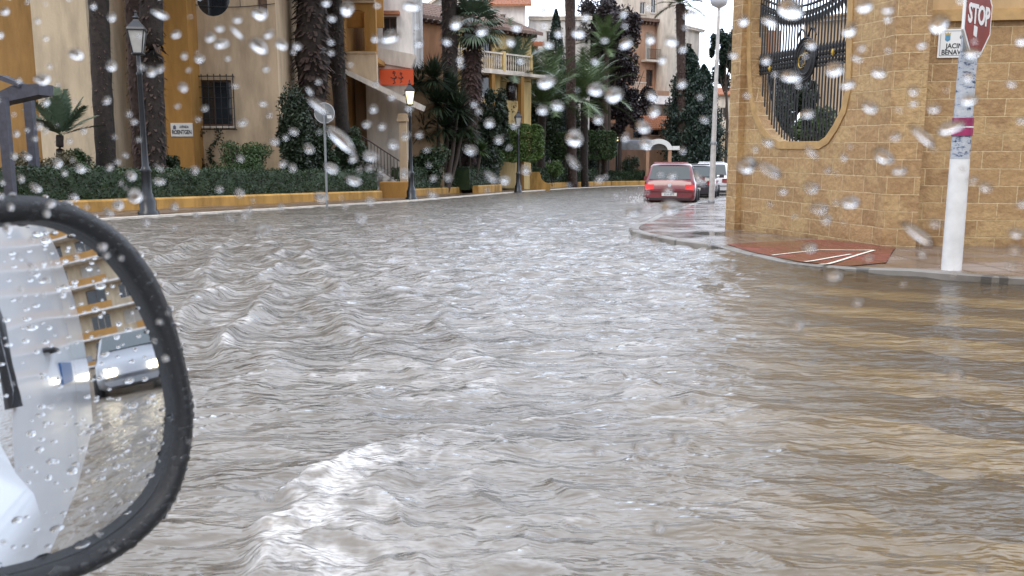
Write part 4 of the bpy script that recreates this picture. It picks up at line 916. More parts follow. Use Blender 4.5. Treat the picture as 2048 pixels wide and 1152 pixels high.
palm("low bushy date palm with arching green fronds, left of the brown trunk", 1082, 330, 1084, 215, 60, .28, .28, 100, .2, "feather", L=4.6, n=34, m=F_PALM, elev=(.0, 1.45), stiff=.55)
palm("low bushy date palm with arching green fronds, right of the brown trunk", 1170, 330, 1168, 205, 66, .28, .28, 100, .2, "feather", L=4.6, n=30, m=F_PALM, elev=(-.05, 1.4), stiff=.55)
palm("young spiky palm against the cream wall behind the bushes", 122, 330, 120, 270, 26, .12, .1, 30, .1, "feather", L=1.3, n=16, m=F_PALMB, elev=(.2, 1.5), stiff=.9)

cypress("narrow dark cypress between the date palms and the brown palm trunk", 1112, 18, 330, 56, 68, px_top=1112, n=14000)
tree("dark purple-leaved broad tree beside the salmon apartment block", 1215, -40, 210, 340, 170, 78, F_PURP, 30000, .34, 60, name="broadleaf_tree", spread=.2, stretch=.5, shell=.25)
tree("purple-leaved lower crown spreading left of the awning", 1238, 90, 300, 345, 160, 80, F_PURP, 28000, .3, 46, name="broadleaf_tree", spread=.2, stretch=.5, shell=.2)
tree("dark tree mass behind the brown palm trunk", 1118, 100, 320, 345, 130, 72, F_DARK, 16000, .3, 40, name="broadleaf_tree", spread=.24, shell=.2)
cypress("broad ivy-dark cypress behind the parked red car, left of the white pole", 1378, 95, 345, 90, 83, n=26000, leaf=.28, ragged=.25, name="cypress")
cypress("second broad dark cypress touching the white pole", 1408, 130, 345, 70, 88, n=20000, leaf=.28, ragged=.25)
tree("ragged conifer showing against the white sky above the parked cars", 1450, 20, 215, 345, 84, 98, F_CYP, 14000, .34, 36, name="conifer_tree", spread=.17, shell=.15)
tree("bright green box-clipped tree behind the unlit lamp", 1036, 250, 322, 352, 98, 54, F_BRIGHT, 16000, .17, name="topiary_tree", box=True, trunk_r=.12)
tree("dark green box-clipped tree under the brown palm trunk", 1128, 265, 318, 352, 58, 67, F_MID, 9000, .18, name="topiary_tree", box=True, trunk_r=.12)
tree("dark green box-clipped tree left of the lit lamp by the arched canopy", 1197, 262, 318, 352, 66, 73, F_MID, 9000, .18, name="topiary_tree", box=True, trunk_r=.12)
tree("small round-topped green tree behind the far lit lamp", 1418, 250, 300, 352, 60, 90, F_MID, 8000, .24, name="topiary_tree", trunk_r=.1)
sword_plant("large dark yucca clump right of the staircase lamp", 880, 215, 43.5, 1.4, 300, [(-.9, .9), (-.2, 1.3), (.5, .7), (-1.0, -.3), (0, .1), (.9, -.2), (.2, -1.0), (-.7, -1.2), (1.1, -1.0)], 380)
sword_plant("small yucca with pale stems beside the staircase yucca", 935, 290, 46, .8, 130, [(-.5, 0), (.2, .3), (.7, -.3)], 375, F_MID)
bush("bushy green shrub under the barred window", 478, 272, 372, 140, 30.6, F_MID, 9000, .09)
bush("brownish green shrub at the left edge beside the timber shelter", 90, 285, 392, 120, 24.5, F_BROWNB, 9000, .09)
bush("leafy shrub against the cream wall, left of the first palm trunk", 150, 295, 372, 110, 26.5, F_MID, 5000, .1)
bush("tall dark shrub between the barred window and the shaggy palm", 590, 165, 365, 100, 32.2, F_DARK, 9000, .14, clumps=26)
bush("dark oleander leaning over the stair parapet", 700, 250, 365, 90, 36.8, F_HEDGE, 7000, .17, name="oleander", stretch=.25)
bush("dark leafy shrub behind the round sign back", 640, 245, 372, 90, 33.6, F_HEDGE, 8000, .14)
bush("round bright bush right of the scrolled wall end", 1104, 318, 358, 62, 61, F_BRIGHT, 6000, .14)
bush("dark shrub mass behind the marker post", 945, 270, 378, 110, 49, F_DARK, 9000, .16)
bush("mid-green shrub left of the bright clipped tree", 985, 270, 372, 70, 52, F_MID, 5000, .16)
bush("low green bush left of the round bright bush", 1066, 322, 366, 60, 63, F_MID, 4000, .16)
bush("dark shrub beside the arched canopy", 1262, 306, 362, 46, 79, F_DARK, 4000, .16)
bush("dark undergrowth shrub below the brown palm trunk", 1160, 300, 366, 100, 76, F_DARK, 5000, .18)

tree("dark tree filling the gap between the yucca and the fan palm", 905, 205, 330, 370, 120, 52, F_DARK, 16000, .24, 40, name="broadleaf_tree", spread=.25, shell=.2)
tree("dark leafy tree standing before the yellow balcony, right of the fan palm", 985, 165, 330, 370, 95, 50, F_DARK, 15000, .22, 36, name="broadleaf_tree", spread=.24, shell=.2)
tree("mid-green tree between the upright palm and the narrow cypress", 1070, 185, 335, 366, 110, 64, F_HEDGE, 16000, .26, 36, name="broadleaf_tree", spread=.25, shell=.2)
tree("dark dense tree behind the bright box-clipped tree", 1030, 215, 345, 370, 150, 70, F_CYP, 20000, .3, 44, name="broadleaf_tree", spread=.24, shell=.2)
tree("dark dense tree between the date palms and the lit far lamp", 1175, 225, 350, 368, 130, 84, F_DARK, 18000, .34, 40, name="broadleaf_tree", spread=.25, shell=.2)
bush("dark creeping shrub on the wall behind the tall dark shrub", 600, 270, 372, 80, 32.6, F_DARK, 8000, .13)
bush("dark shrub low between the stair lamp and the yucca", 860, 290, 382, 90, 41.8, F_HEDGE, 8000, .15)
bush("leafy mid-green shrub before the ochre pier", 345, 310, 372, 60, 29.6, F_HEDGE, 4000, .1)
# timber shelter at the left edge
q = P(30, 390, 21); sh = thing("timber_shelter", "dark grey timber shelter with a sloping roof at the left edge", "shelter", (q.x, 21, gz(q.x, 21, .05)))
b = MB()
for px, yy in ((14, 20.5), (66, 22.6)): b = MB(); X_ = xat(px, 300, yy); b.box((X_, yy, (gz(X_, yy) + zat(195, yy)) / 2), (.2, .18, zat(195, yy) - gz(X_, yy))); b.build("post", M_TIMBER, sh)
b = MB(); fsh = Fr(at(-60, 21), at(86, 21)); pts = [fsh.uv(-60, 240), fsh.uv(0, 208), fsh.uv(84, 190), fsh.uv(84, 168), fsh.uv(30, 172), fsh.uv(-60, 215)]; b.prism([pts], fsh, -.5, .15); b.build("roof", M_TIMBER, sh)
b = MB(); b.prism([[fsh.uv(5, 150), fsh.uv(48, 168), fsh.uv(48, 176), fsh.uv(5, 160)]], fsh, -.2, .2); b.build("ridge_tile", M_TIMBER, sh)
# ================================================================== BUILDINGS
def facade(fr, holes, root, m, x0, x1, zt, deep, name="wall", zb=None, thick=.26):
    zb = -3.2 if zb is None else zb; return wall(fr, rect(x0, zb, x1, zt), holes, root, m, thick, deep, name)

# --- left town house
hs = thing("town_house", "ochre and cream plastered house with a barred window, filling the left of the street", "house", (xat(300, 300, 33), 33, gz(0, 33)))
f1 = Fr(at(-260, 31), at(86, 31)); facade(f1, [], hs, M_OCHRE2, 0, f1.L, 9.5, 6)
f2 = Fr(at(84, 30.2), at(192, 30.2)); facade(f2, [], hs, M_CREAM, 0, f2.L, 9.5, 5)
f3 = Fr(at(190, 34), at(338, 34)); r = pxr(f3, 232, 207, 243, 128); wr_ = (r[0], r[1], r[2] + .15, r[3]); facade(f3, [rect(*wr_)], hs, M_TAN, 0, f3.L, 9.5, 3); window(f3, wr_, hs, bars=(0, 0))
f4 = Fr(at(335, 32), at(388, 32)); facade(f4, [], hs, M_OCHRE, 0, f4.L, 9.5, 4)
f5 = Fr(at(384, 33), at(562, 33))
g_ = pxr(f5, 392, 252, 462, 160); ov = f5.uv(425, -4); orr = .62
oval = [(ov[0] + orr * math.cos(t), ov[1] + orr * 1.02 * math.sin(t)) for t in [2 * math.pi * k / 24 for k in range(24)]]
sm_ = pxr(f5, 516, 31, 532, -40)
facade(f5, [rect(*g_), oval, rect(*sm_)], hs, M_TAN, 0, f5.L, 9.5, 4); wdw = window(f5, g_, hs, w=-.16, bars=(1, 1)); window(f5, sm_, hs, bars=(0, 0), sill=False, pane=mat("brown_shutter", (.16, .09, .05), .6, .2))
b = MB(); b.prism([oval], f5, -.2, -.15); b.build("round_window", M_PANE, hs)
b = MB(); G0 = pxr(f5, 386, 259, 468, 153)
for k in range(8):
    u = G0[0] + (G0[2] - G0[0]) * k / 7; b.tube([f5(u, G0[1], .16), f5(u, G0[3], .16)], .02 if k in (0, 7) else .014, 6)
    b.lathe([(.004, 0), (.03, .03), (.004, .08)], f5(u, G0[3] + .01, .16), 6)
for k in range(6): z_ = G0[1] + (G0[3] - G0[1]) * k / 5; b.tube([f5(G0[0], z_, .16), f5(G0[2], z_, .16)], .02 if k in (0, 5) else .012, 6)
for uu in (G0[0], G0[2]):
    for zz in (G0[1], G0[3]): b.tube([f5(uu, zz, .16), f5(uu, zz, .0)], .02, 6)
b.build("window_guard", M_IRON, hs)
# wall brackets with lanterns and pots
b = MB(); c_ = f5.uv(392, 150); 
b.tube([f5(c_[0] - .05, c_[1], .05), f5(c_[0] - .05, c_[1] + 1.9, .05)], .02, 6); b.tube([f5(c_[0] - .05 + .35 * t, c_[1] + .15 + .35 * math.sin(t * 2.4), .06) for t in [k / 8 for k in range(9)]], .018, 6)
b.lathe([(.10, 0), (.14, .08), (.16, .25), (.13, .27)], f5(c_[0] - .02, c_[1] + .75, .18), 10)
for k in range(7): b.lathe([(.02, 0), (.03, .1), (.004, .2)], f5(c_[0] - .05, c_[1] + 2.1 + .25 * k, .05), 6)
b.build("wall_bracket", M_IRON, hs)
facade(Fr(at(545, 33.6), at(566, 33.6)), [], hs, M_TAN, 0, .4, 9.5, 4)
b = MB(); b.tube([f5(.08, -2, .09), f5(.08, 9, .09)], .05, 8); b.build("drainpipe", M_TAN, hs)
b = MB(); b.tube([f5(f5.L * t, 6.1 - .12 * math.sin(math.pi * t), .05) for t in [k / 10 for k in range(11)]], .014, 5); b.tube([f5(f5.L * .62, 6.0, .05), f5(f5.L * .62, 9, .05)], .012, 5); b.build("cable", M_CTRIM0, hs)
# creepers up the wall
for i_, (px, y0, y1, lab) in enumerate(((398, 262, 340, "thin creeper climbing below the left edge of the barred window"), (428, 255, 335, "thin creeper climbing below the middle of the barred window"))):
    rng = np.random.default_rng(px); n_ = 260; t = rng.random(n_); yy = y0 + (y1 - y0) * t; pos = np.array([list(P(px + 9 * math.sin(a * 6 + px) + rng.normal(0, 4), b_, 32.75)) for a, b_ in zip(t, yy)]); V, F_ = leaf_verts(pos, .12, rng); tag(fastmesh("creeper", V, F_, F_DARK, origin=tuple(P(px, y1, 32.8))), lab, "climbing plant")
# sign AVENIDA ROENTGEN
r = pxr(f4, 343, 273, 385, 246); sg = thing("street_name_sign", "small white tile street sign on the ochre pier of the left house", "street sign", f4((r[0] + r[2]) / 2, r[1], .02))
b = MB(); b.prism([rect(*r)], f4, .004, .03); b.build("plate", mat("sign_tile", (.62, .60, .57), .4, .08), sg)
hh = r[3] - r[1]; uc = (r[0] + r[2]) / 2
lettering("AVENIDA", hh * .26, m_on(f4, uc + .09, r[3] - hh * .3, .033), M_BLK, sg, .003, sx=.62)
lettering("ROENTGEN", hh * .42, m_on(f4, uc, r[3] - hh * .69, .033), M_BLK, sg, .006, sx=.66)
b = MB(); cu = r[0] + .14; cz = r[3] - hh * .32; b.prism([[(cu - .05, cz - .07), (cu + .05, cz - .07), (cu + .05, cz + .04), (cu, cz + .08), (cu - .05, cz + .04)]], f4, .031, .035); b.build("crest", mat("crest_grey", (.08, .09, .12), .5, .2), sg)

# --- arcade house with the covered staircase
ah = thing("arcade_house", "tan house with an upper arched loggia and a covered outside staircase", "house", (xat(660, 300, 39), 39, gz(0, 39)))
f6 = Fr(at(556, 39.5), at(757, 39.5))
a0 = f6.uv(690, 102); a1 = f6.uv(741, 102); arch_h = arch(a0[0], a1[0], a0[1], f6.uv(716, 46)[1])
doorway = pxr(f6, 695, 420, 800, 172)
zc0 = f6.uv(700, 108)[1]
b = MB(); b.prism([rect(0, zc0, f6.L, 9.4), arch_h], f6, -.4, 0); b.build("upper_wall", M_OCHRE, ah)
b = MB(); u692 = f6.uv(693, 200)[0]; b.prism([[(0, -3), (u692, -3), (u692, f6.uv(693, 145)[1]), (f6.L, f6.uv(757, 180)[1]), (f6.L, zc0 - .002), (0, zc0 - .002)]], f6, -.4, .02); b.build("wall", M_TAN, ah)
cornice(f6, 0, f6.L, f6.uv(700, 6)[1], ah, M_TAN); cornice(f6, a0[0] - .5, f6.L, a0[1] - .14, ah, M_TAN, .1, .06)
b = MB(); b.prism([rect(0, -3, u692 - .3, 9.2)], f6, -8, -.42); b.prism([rect(u692 - .3, zc0 - .3, f6.L, zc0 - .1)], f6, -4.0, -.42)
b.prism([rect(f6.uv(713, 60)[0], zc0 - .1, f6.uv(729, 60)[0], 9.2)], f6, -2.4, -2.1); b.prism([rect(u692 - .3, f6.uv(716, 40)[1], f6.L, 9.2)], f6, -2.6, -2.42)
b.build("loggia", M_OCHRE, ah)
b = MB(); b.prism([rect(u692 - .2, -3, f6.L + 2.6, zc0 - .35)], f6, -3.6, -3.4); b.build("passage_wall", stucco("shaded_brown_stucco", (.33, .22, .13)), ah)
# pitched canopy over the stairs
f7 = Fr(at(680, 38.6), at(840, 38.6))
cn = [f7.uv(690, 148), f7.uv(691, 138), f7.uv(837, 206), f7.uv(833, 217), f7.uv(826, 214)]
b = MB(); b.prism([cn], f7, -3.3, .25); b.build("stair_canopy", M_OFFW, ah)
# columns
b = MB(); cl_ = f7.uv(686, 300)[0]; b.prism([[f7.uv(680, 148), f7.uv(689, 148), f7.uv(697, 320), f7.uv(690, 420), f7.uv(681, 420)]], f7, -.3, -.002); b.build("left_column", M_TAN, ah)
b = MB(); u_ = f7.uv(806, 300)[0]; zc1 = f7.uv(806, 243)[1]; zc2 = f7.uv(806, 226)[1]; zg_ = gz(0, 38.6, 0)
b.prism([rect(u_ - .16, zg_ - .2, u_ + .16, zc1)], f7, -.34, 0); b.prism([rect(u_ - .24, zc1 + .002, u_ + .24, zc1 + .12)], f7, -.42, .08); b.prism([rect(u_ - .2, zc1 + .122, u_ + .2, zc2 - .02)], f7, -.38, .04); b.build("column", M_TAN, ah)
# stairs with parapet
s0 = f7.uv(690, 300); s1 = f7.uv(806, 372)
b = MB(); N = 14
for k in range(N):
    ua = s0[0] + (s1[0] - s0[0]) * k / N; ub = s0[0] + (s1[0] - s0[0]) * (k + 1) / N; zz = s0[1] + (s1[1] - s0[1]) * (k + 1) / N; b.prism([rect(ua, -3, ub - .001, zz + .02)], f7, -3.2, -.14)
b.prism([rect(-1.0, -3, s0[0] - .002, s0[1])], f7, -3.2, -.14); b.build("stairs", mat("stair_stone", (.3, .27, .23), .6, .2), ah)
m = mat("marble_cladding", (.5, .47, .43), .4, 0); n, l = nodes_of(m); bb = n["Principled BSDF"]; tc = n.new("ShaderNodeTexCoord"); vo = n.new("ShaderNodeTexVoronoi"); vo.feature = 'F1'; vo.inputs["Scale"].default_value = 5; l.new(tc.outputs["Object"], vo.inputs["Vector"]); rp = n.new("ShaderNodeValToRGB"); rp.color_ramp.elements[0].color = (.5, .47, .44, 1); rp.color_ramp.elements[1].color = (.16, .14, .13, 1); rp.color_ramp.elements[0].position = .35; rp.color_ramp.elements[1].position = .75; l.new(vo.outputs["Distance"], rp.inputs[0]); l.new(rp.outputs[0], bb.inputs["Base Color"])
b = MB(); b.prism([[(s0[0], -3), (s1[0], -3), (s1[0], s1[1]), (s0[0], s0[1] + .12)]], f7, -.13, .02); b.build("parapet", m, ah)
pA = f7(s0[0], s0[1] + .02, -.06); pB = f7(s1[0] - .1, s1[1], -.06)
railing(pA, pB, 1.05, ah, 17, mat("brown_iron", (.05, .03, .025), .5, .2), r=.017, top=.028)

# --- white house with the orange shop sign
wh = thing("white_house", "white plastered house above the orange shop sign", "house", (xat(790, 300, 43), 43, gz(0, 43)))
f8 = Fr(at(740, 43), at(829, 43)); r = pxr(f8, 765, 74, 793, 33); facade(f8, [rect(*r)], wh, M_WHITE, 0, f8.L, 9.6, 5, zb=-.5); window(f8, r, wh, bars=(1, 0))
b = MB(); rr_ = pxr(f8, 758, 31, 800, 24); b.prism([rect(*rr_)], f8, .003, .45); b.build("window_hood", M_TILE, wh)
b = MB(); b.prism([[f8.uv(755, 98), f8.uv(755, 128), f8.uv(826, 140), f8.uv(834, 118), f8.uv(834, 113)]], f8, .003, .9); b.prism([rect(0, -3, f8.L - .1, f8.uv(790, 128)[1])], f8, -2, .8); b.build("porch", M_OFFW, wh)
f9 = Fr(at(756, 42.0), at(830, 42.0)); r = pxr(f9, 760, 170, 827, 138); sg = thing("shop_sign", "orange rectangular shop sign with dark calligraphic marks above the stair canopy", "sign", f9(r[0], r[1], 0))
b = MB(); b.prism([rect(*r)], f9, 0, .12); b.build("panel", mat("orange_sign", (.60, .075, .012), .5, .1), sg)
b = MB(); cu, cz = f9.uv(789, 156)
for dx, s_ in ((0, 1), (.32, .8)):
    for path in ([(0, .3), (-.06, .22), (.03, .16), (.05, .24), (-.03, .3)], [(-.16, .02), (-.05, -.03), (.1, -.01)], [(0, .12), (.09, .02), (-.02, -.12), (.05, -.22), (-.06, -.27)], [(.09, .06), (.12, -.02)]):
        b.tube([f9(cu + dx + x_ * s_, cz + y_ * s_, .125) for x_, y_ in path], .02, 5)
b.build("emblem", M_BLK, sg)

# --- terracotta and yellow tiled house
yh = thing("tiled_house", "terracotta and yellow house with a tiled roof and balustraded balcony", "house", (xat(940, 300, 52), 52, gz(0, 52)))
f10 = Fr(at(812, 49), at(1062, 57))
u88 = f10.uv(888, 100)[0]; zev = f10.uv(900, 46)[1]
b = MB(); b.prism([rect(0, -3, u88, zev)], f10, -5, 0); b.build("terracotta_wall", M_TERRA, yh)
W1 = pxr(f10, 901, 98, 914, 72); W2 = pxr(f10, 965, 110, 985, 80)
W3 = pxr(f10, 948, 196, 985, 150); ar = arch(f10.uv(1000, 200)[0], f10.uv(1040, 200)[0], f10.uv(1000, 200)[1], f10.uv(1020, 168)[1])
wb_ = MB(); wb_.prism([rect(u88 + .002, -3, f10.L, zev), rect(*W1), rect(*W2), rect(*W3), ar], f10, -.3, 0); wb_.prism([rect(u88 + .002, -3, f10.L, zev)], f10, -6, -1.3); wb_.build("wall", M_YEL, yh)
window(f10, W1, yh, w=-.15); window(f10, W2, yh, w=-.15); window(f10, W3, yh, w=-.15, frame=M_WOOD)
tile_roof(f10, -.5, f10.L + .3, zev + .02, zev + 1.5, .7, -3.2, yh, M_TILED)
b = MB(); 
for k in range(24): u = k * f10.L / 24 + .2; b.prism([rect(u, zev - .22, u + .14, zev - .02)], f10, .003, .55)
b.build("rafter", M_WOOD, yh)["label"] = "row of dark rafter ends under the eaves"
zb1 = f10.uv(1000, 146)[1]; ub0 = f10.uv(903, 130)[0]
b = MB(); b.prism([rect(ub0, zb1 - .18, f10.L + .2, zb1)], f10, .003, 1.0); b.build("balcony_slab", M_OFFW, yh)
for a_, c_ in ((903, 955), (962, 1004), (1010, 1060)): balusters(f10, f10.uv(a_, 120, .9)[0], f10.uv(c_, 120, .9)[0], zb1 + .002, 1.05, .9, yh, M_OFFW)
b = MB()
for px in (903, 958, 1007, 1061): b = MB(); u = f10.uv(px, 120, .9)[0]; b.prism([rect(u - .1, zb1 + .002, u + .1, zb1 + 1.15)], f10, .78, 1.0); b.build("balcony_pier", M_YEL, yh)
u = f10.uv(950, 205, .5)[0]; balusters(f10, u, u + 1.4, f10.uv(950, 215, .5)[1], .7, .5, yh, M_OFFW)
b = MB(); 
for px in (986, 1044): u = f10.uv(px, 200, .9)[0]; b.prism([rect(u - .14, -3, u + .14, zb1 - .19)], f10, .7, .95)
b.build("balcony_post", M_OCHRE, yh)

# --- white villas behind
def villa(label, x0, x1, y_top, Y, roof_h=1.6, m=M_WHITE, wins=(), deep=8, over=.5, tile=M_TILE, gable=False, Y2=None, name="villa", hip=True):
    fr = Fr(at(x0, Y), at(x1, Y2 or Y)); root = thing(name, label, "house", fr(fr.L / 2, gz(0, Y), 0)); zt_ = fr.uv((x0 + x1) / 2, y_top)[1]
    rects = [pxr(fr, *w_) for w_ in wins]
    if gable:
        outer = [(0, -3), (fr.L, -3), (fr.L, zt_), (fr.L / 2, zt_ + roof_h), (0, zt_)]; wall(fr, outer, [rect(*r_) for r_ in rects], root, m, .26, deep)
        b = MB()
        for sgn in (0, 1):
            e0 = (-over, zt_ - roof_h * over / (fr.L / 2)) if sgn == 0 else (fr.L + over, zt_ - roof_h * over / (fr.L / 2)); b.prism([[e0, (fr.L / 2, zt_ + roof_h), (fr.L / 2, zt_ + roof_h + .22), (e0[0], e0[1] + .22)]], fr, -deep, .35)
        b.build("roof", tile, root)
    else:
        wall(fr, rect(0, -3, fr.L, zt_), [rect(*r_) for r_ in rects], root, m, .26, deep)
        if roof_h > 0: tile_roof(fr, -over, fr.L + over, zt_ + .02, zt_ + roof_h, over, -deep * .5, root, tile, .3)
        else: cornice(fr, -.1, fr.L + .1, zt_ - .25, root, M_OFFW, .3, .2)
    for r_ in rects: window(fr, r_, root, w=-.15, frame=M_OFFW)
    return root
villa("white gabled villa behind the terracotta house", 838, 965, 30, 68, 1.7, M_WHITE, gable=True, wins=((925, 60, 940, 35),), tile=M_OFFW)
villa("white villa with a hipped tile roof and tall upper floor behind the fan palm", 965, 1050, 12, 74, 1.3, M_WHITE, wins=((1000, 50, 1012, 28),))
villa("white flat-topped villa with a small dark window, behind the cypress", 1058, 1178, 34, 76, 0, M_WHITE, wins=((1092, 84, 1105, 62), (1150, 84, 1160, 62)))
villa("white low wing with a red roof line behind the upright palm", 1000, 1075, 92, 70, .5, M_WHITE, deep=4)
villa("small terracotta house with a bright tile roof behind the date palms", 1056, 1125, 128, 88, 1.0, M_TERRA, deep=5, wins=((1075, 205, 1088, 170),))
villa("pale house partly hidden behind the purple-leaved trees", 1120, 1245, 170, 100, .9, M_OFFW, deep=5, wins=((1150, 230, 1162, 205), (1180, 230, 1192, 205)))

# --- salmon apartment block with tower
ap = thing("apartment_block", "salmon apartment block with a round white tower, balconies and an awning", "apartment building", (xat(1300, 300, 90), 90, gz(0, 90)))
f11 = Fr(at(1236, 88), at(1322, 91)); zt_ = f11.uv(1290, 44)[1]
d1 = pxr(f11, 1290, 118, 1303, 66); d2 = pxr(f11, 1292, 172, 1306, 140); d3 = pxr(f11, 1250, 330, 1262, 300); d4 = pxr(f11, 1300, 262, 1316, 250)
facade(f11, [rect(*d1), rect(*d2), rect(*d4)], ap, M_PINK, 0, f11.L, zt_, 8); window(f11, d1, ap, w=-.12, bars=(0, 0), sill=False, frame=M_OFFW, pane=M_CURT); window(f11, d2, ap, w=-.15, sill=False, frame=M_WOOD); window(f11, d4, ap, w=-.12)
b = MB(); b.prism([rect(-.3, zt_ + .002, f11.L + .2, zt_ + .3)], f11, -8, .6)
for k in range(12): b.prism([rect(k * f11.L / 12 + .05, zt_ - .25, k * f11.L / 12 + .2, zt_)], f11, .002, .45)
b.build("cornice", M_TILED, ap)
f12 = Fr(at(1240, 93), at(1332, 95)); up = [pxr(f12, 1280, 28, 1291, 4), pxr(f12, 1302, 26, 1313, -6)]
facade(f12, [rect(*q_) for q_ in up], ap, M_OFFW, 0, f12.L, 21, 5, "upper_floor", zb=zt_ - .5)
for q_ in up: window(f12, q_, ap, w=-.14, frame=M_WP)
c = P(1330, 295, 90.5); b = MB(); b.lathe([(1.15, -3), (1.15, 18.5)], (c.x, 90.5, 0), 28); b.build("tower", M_OFFW, ap)
f13 = Fr(at(1340, 94), at(1392, 99)); r = pxr(f13, 1372, 118, 1384, 88); facade(f13, [rect(*r)], ap, M_OFFW, 0, f13.L, f13.uv(1370, 58)[1], 5, "rear_wing"); window(f13, r, ap, w=-.14)
cornice(f13, -.2, f13.L + .4, f13.uv(1370, 58)[1] + .002, ap, M_OFFW, .3, .4, "wing_cornice")
b = MB(); z_ = f11.uv(1300, 121)[1]; b.prism([rect(d1[0] - .5, z_ - .2, d1[2] + .6, z_)], f11, .002, .9); b.build("balcony_slab", M_OFFW, ap)
railing(f11(d1[0] - .45, z_, .85), f11(d1[2] + .55, z_, .85), 1.0, ap, 14, name="balcony_railing", r=.02)
z_ = f11.uv(1280, 180, 1.4)[1]; b = MB(); b.prism([rect(f11.uv(1262, 180, 1.4)[0], z_ - .55, f11.L + 1.2, z_)], f11, .01, 1.6); b.build("terrace_slab", M_PINK, ap)
balusters(f11, f11.uv(1264, 170, 1.45)[0], f11.uv(1292, 170, 1.45)[0], z_ + .002, .75, 1.45, ap, M_OFFW)
b = MB(); aw0 = f11.uv(1262, 190, 1.6); aw1 = f11.uv(1342, 190, 1.6)
vsA = [f11(aw0[0], aw0[1], 1.62), f11(aw1[0], aw1[1] - .1, 1.62), f11(aw1[0] + .2, aw1[1] - .95, 2.9), f11(aw0[0] + .5, aw0[1] - .85, 2.9)]
vsA += [p - Vector((0, 0, .05)) for p in vsA]; b.add(vsA, [(0, 1, 2, 3), (7, 6, 5, 4), (0, 4, 5, 1), (1, 5, 6, 2), (2, 6, 7, 3), (3, 7, 4, 0)]); b.build("awning", mat("pale_awning", (.55, .50, .47), .8, .1), ap)
# porch wall under the terrace and small tiled roof
f14 = Fr(at(1205, 84), at(1348, 86)); r = pxr(f14, 1266, 276, 1284, 262); r2 = pxr(f14, 1302, 270, 1318, 256)
facade(f14, [rect(*r), rect(*r2)], ap, M_PINK, 0, f14.L, f14.uv(1280, 246)[1], 4, "ground_floor"); window(f14, r, ap, w=-.14); window(f14, r2, ap, w=-.14)
tile_roof(f14, 3.2, f14.L + .2, f14.uv(1310, 258)[1], f14.uv(1310, 232)[1], .6, -.6, ap, M_TILE, .25, "porch_roof")
# arched entrance canopy
ac = thing("arched_canopy", "white barrel-vaulted entrance canopy on salmon piers behind the red car", "canopy", (xat(1300, 330, 79.5), 79.5, gz(0, 79.5)))
f15 = Fr(at(1290, 79.5), at(1350, 79.5)); ua, zs_ = f15.uv(1298, 300); ub = f15.uv(1338, 300)[0]; ro = (ub - ua) / 2; cxu = (ua + ub) / 2
outer = [(cxu + (ro + .3) * math.cos(t), zs_ + (ro * .85 + .22) * math.sin(t)) for t in [math.pi * k / 16 for k in range(17)]]; inner = [(cxu + ro * .86 * math.cos(t), zs_ + (ro * .62) * math.sin(t)) for t in [math.pi * k / 16 for k in range(16, -1, -1)]]
b = MB(); b.prism([outer + inner], f15, -.5, 0); b.prism([rect(ub + .3, zs_, ub + .95, zs_ + .35)], f15, -.5, 0); b.build("arch", M_WP, ac)
axd = Vector((-1.0, .55, 0)).normalized(); o0 = f15(0, 0, -.5); vs = []; N = 16; Lc = 3.4
for j, dd in enumerate((0, Lc)):
    for k in range(N + 1): t = math.pi * k / N; p = f15(cxu + (ro + .25) * math.cos(t), zs_ + (ro * .85 + .17) * math.sin(t), -.502) + axd * dd; vs.append(p)
b = MB(); b.add(vs, [(k, k + 1, N + 2 + k, N + 1 + k) for k in range(N)], smooth=True); b.build("vault", mat("weathered_vault", (.42, .42, .44), .4, .3, 2), ac)
b = MB(); b.prism([rect(ua - .25, -3, ua + .05, zs_ - .002)], f15, -.4, -.05); b.prism([rect(ub - .05, -3, ub + .25, zs_ - .002)], f15, -.4, -.05); b.build("pier", M_PINK, ac)
# far buildings at the end of the street
villa("far pinkish building behind the parked cars, right of the cypresses", 1395, 1500, 190, 125, 1.2, M_OFFW, wins=((1412, 235, 1424, 215), (1440, 235, 1452, 215), (1412, 300, 1426, 270)), name="house")
villa("far cream wall beyond the parked white cars", 1340, 1480, 262, 112, 0, M_CREAM, deep=2, name="house")
villa("distant salmon building between the trees and the apartment block", 1180, 1250, 200, 112, .9, M_PINK, name="house")

# --- house and garden seen through the grille
gh = thing("garden_house", "plain tan house seen through the bars of the grille", "house", (xat(1640, 300, 24), 24, gz(0, 24)))
f16 = Fr(at(1596, 24), at(1800, 22)); zt_ = f16.uv(1650, 42)[1]; facade(f16, [], gh, M_TAN, 0, f16.L, zt_, 6); cornice(f16, -.1, f16.L, zt_ + .002, gh, M_TAN, .12, .1)
f17 = Fr(at(1522, 26), at(1550, 26.1)); b = MB(); b.prism([rect(0, -3, f17.L, f17.uv(1530, 60)[1])], f17, -.6, 0); b.build("wing", M_TERRA, gh)
tree("dark garden tree seen low through the grille", 1570, 110, 250, 300, 150, 20, F_DARK, 16000, .16, 36, name="garden_tree", spread=.22, shell=.2)
bush("green garden shrub at the bottom of the grille", 1640, 215, 300, 120, 18, F_MID, 6000, .1)
bush("dark garden shrub behind the left bars of the grille", 1535, 170, 300, 90, 17.5, F_DARK, 6000, .1)

